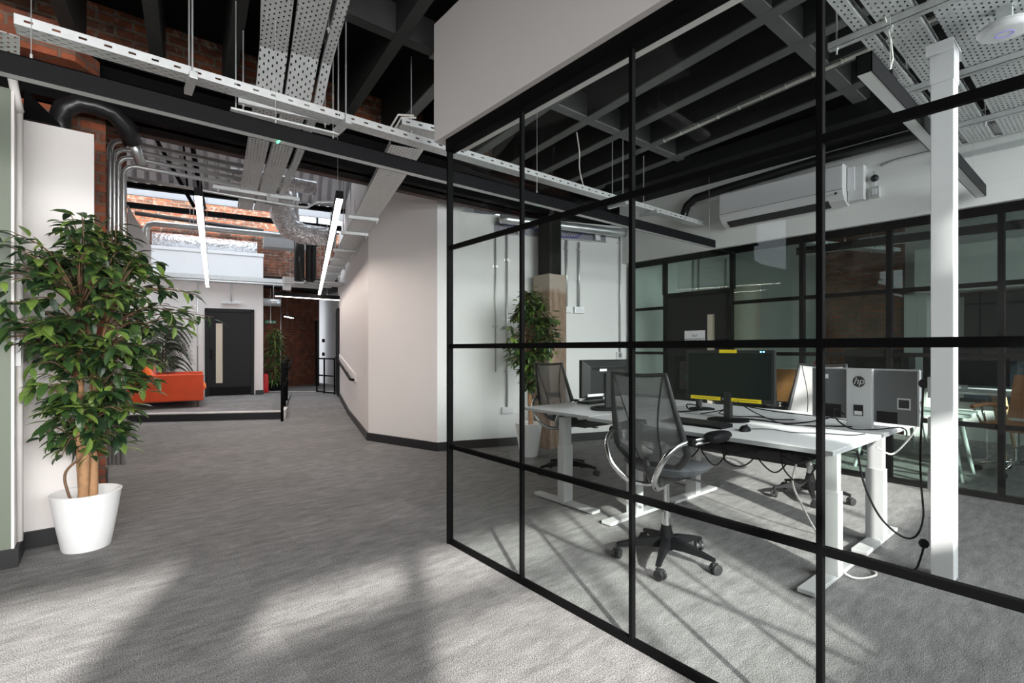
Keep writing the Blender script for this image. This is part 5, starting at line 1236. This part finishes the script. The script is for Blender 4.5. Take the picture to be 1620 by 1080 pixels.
# ------------------------------------------------------------------ the far glazed room
def table(label, c, ln, dp, h, m_top='desk_white', leg='oak', rz=0):
    r = thing('table', label, 'table', c, rz); MB().box(-dp / 2, dp / 2, -ln / 2, ln / 2, h - .03, h).build('table_top', m_top, r, bevel=.002)
    for sx in (-1, 1):
        for sy in (-1, 1): MB().tube([(sx * (dp / 2 - .02), sy * (ln / 2 - .05), 0), (sx * (dp / 2 - .10), sy * (ln / 2 - .16), h - .03)], [.016, .028], 10).build('leg', leg, r, smooth='auto')
    return r
table('white table with splayed oak legs in the far glazed room', (8.3, 1.75, 0), 1.9, .85, .80)
table('long white table near the far wall of the glazed room', (8.55, 2.55, 0), 1.7, .7, 1.02, 'desk_white', 'desk_leg')
table('white desk close behind the rear glass partition', (6.75, 1.45, 0), 1.0, .6, .66, 'desk_white', 'desk_leg')
def tan_chair(label, loc, rz):
    r = thing('swivel_chair', label, 'chair', loc, rz, 'tan leather swivel chairs')
    for k in range(5):
        a = R(72 * k + 15); d = Vector((math.cos(a), math.sin(a), 0)); q = MB(); q.tube([Vector((0, 0, .13)) + d * .03, Vector((0, 0, .12)) + d * .16, Vector((0, 0, .075)) + d * .30], [.02, .016, .011], 8); lg = q.build('base_leg', 'chrome', r, smooth=True)
        q = MB(); c = d * .3; q.tube([c + Vector((-.02, 0, .03)), c + Vector((.02, 0, .03))], .03, 14); q.build('caster', 'black_plastic', lg, smooth='auto')
    MB().lathe([(.025, .10), (.025, .28), (.016, .29), (.016, .46)], 14).build('gas_column', 'chrome', r, smooth='auto')
    q = MB(); cushion(q, (.02, 0, .50), (.50, .50, .09), 4); q.build('seat', 'tan_leather', r, smooth=True)
    def bk(u, v): s = -1 + 2 * u; return (-.22 - .10 * v - .05 * (1 - s * s) + .04, s * .23, .56 + .46 * v)
    def bk2(u, v): p = bk(u, v); return (p[0] - .035, p[1], p[2])
    q = MB(); q.grid(bk, 12, 10); q.grid(bk2, 12, 10)
    n = 13
    q.build('backrest', 'tan_leather', r, smooth=True)
    for s in (-1, 1):
        q = MB(); q.tube(curve_pts([(-.20, s * .25, .66), (-.05, s * .27, .70), (.12, s * .27, .70), (.22, s * .27, .68)]), .022, 10); q.build('armrest', 'tan_leather', r, smooth=True)
        q = MB(); q.tube([(.10, s * .27, .68), (.06, s * .25, .50)], .012, 8); q.tube([(.2, s * .27, .67), (.12, s * .24, .48)], .010, 8); q.build('arm_bracket', 'chrome', r, smooth=True)
    return r
tan_chair('tan leather swivel chair behind the rear glass, right of the power pole', (7.3, .70, 0), R(150))
tan_chair('tan leather swivel chair far back in the glazed room', (7.7, 2.95, 0), R(10))
tan_chair('tan leather swivel chair low behind the pale task chair', (7.45, 2.25, 0), R(60))
o = thing('monitor', 'large dark monitor on the splayed leg table in the far room', 'monitor', (8.2, 1.25, .80), R(180))
MB().box(-.02, .015, -.40, .40, .06, .52).build('case', 'black_plastic', o, bevel=.004); MB().box(.0152, .017, -.385, .385, .075, .505).build('screen', 'screen', o); MB().box(-.06, .08, -.13, .13, 0, .01).build('stand_base', 'silver_plastic', o); MB().box(-.03, 0, -.03, .03, .01, .1).build('stand_neck', 'silver_plastic', o)
o = thing('monitor', 'dark monitor with pale frame edge at the right of the far table', 'monitor', (8.2, 2.2, .80), R(170))
MB().box(-.02, .015, -.35, .35, .08, .50).build('case', 'black_plastic', o, bevel=.004); MB().box(.0152, .017, -.335, .335, .095, .485).build('screen', 'screen', o); MB().box(-.06, .08, -.12, .12, 0, .01).build('stand_base', 'dark_plastic', o); MB().box(-.03, 0, -.03, .03, .01, .1).build('stand_neck', 'dark_plastic', o)
o = thing('mug', 'red mug on the long table in the far room', 'mug', (8.35, 2.95, 1.02)); MB().lathe([(.036, 0), (.04, .005), (.04, .10), (.036, .10), (.034, .01), (.001, .01)], 20).build('cup', 'mug_red', o, smooth='auto'); MB().tube(arc((.04, .05), .028, -90, 90, 8, 'xz'), .006, 6).build('handle', 'mug_red', o, smooth=True)
o = thing('printer', 'pale grey printer on the long table in the far room', 'printer', (8.6, 2.05, 1.02), R(180)); MB().box(-.18, .18, -.2, .2, 0, .22).build('case', 'dark_plastic', o, bevel=.01); MB().box(.18, .19, -.12, .1, .06, .20).build('panel', 'grey_plastic', o)
o = thing('screen_wall', 'wide dark display panel on the end wall of the far room', 'display', (9.58, -.3, 0)); MB().box(-.08, 0, -2.1, 1.75, .6, 2.05).build('panel', 'dark_glass', o); MB().box(-.09, 0, -2.15, 1.8, .55, .6).build('frame', 'black_plastic', o); MB().box(-.09, 0, -2.15, 1.8, 2.05, 2.1).build('frame', 'black_plastic', o)
m = MB(); m.box(9.45, 9.6, 2.15, 3.2, 0, 3.3); struct(m, 'wall_pier_room', 'brick_red', 'red brick pier on the end wall of the far room', 'wall')
m = MB(); m.box(9.2, 9.6, -2.4, 1.95, 2.12, 2.75); struct(m, 'wall_bulkhead_room', 'office_paint', 'white bulkhead above the dark display', 'wall')
m = MB(); m.box(9.40, 9.6, 1.85, 2.12, 0, 2.12); struct(m, 'trim_7', 'office_paint', 'white panel beside the dark display', 'trim')
m = MB(); m.lathe([(.30, 0), (.30, 2.32)], 40); single(m, 'round_column', 'beige_panel', 'beige round column cover in the far room', 'column', (8.0, 3.95, 0), 0, None, 'structure', smooth='auto')
for s, lab in ((.6, 'thick steel conduit on the left wall of the far room'), (.85, 'thin steel conduit on the left wall of the far room'), (2.3, 'steel conduit right of the round column in the far room')):
    p = Vector((6.8, 4.335, 0)) + Vector((.981, .191, 0)) * s; o = thing('wall_conduit', lab, 'conduit', p, rot((.981, .191)))
    MB().tube([(0, -.028, .9), (0, -.028, 3.0)], .016, 8).build('tube', 'conduit_steel', o, smooth=True); MB().box(-.04, .04, -.02, 0, 2.2, 2.24).build('saddle', 'conduit_steel', o)
tray('cable_tray', 'cable tray under the ceiling of the far glazed room', [(6.5, 3.2, 2.75), (9.2, 2.2, 2.75)], .2, .05, None, [(.4, 0, 3.3), (2.4, 0, 3.3)])
tray('cable_tray', 'cable tray along the display side of the far glazed room', [(9.1, 2.6, 2.95), (9.0, -1.6, 2.95)], .2, .05, None, [(.4, 0, 3.3), (2.4, 0, 3.3)])
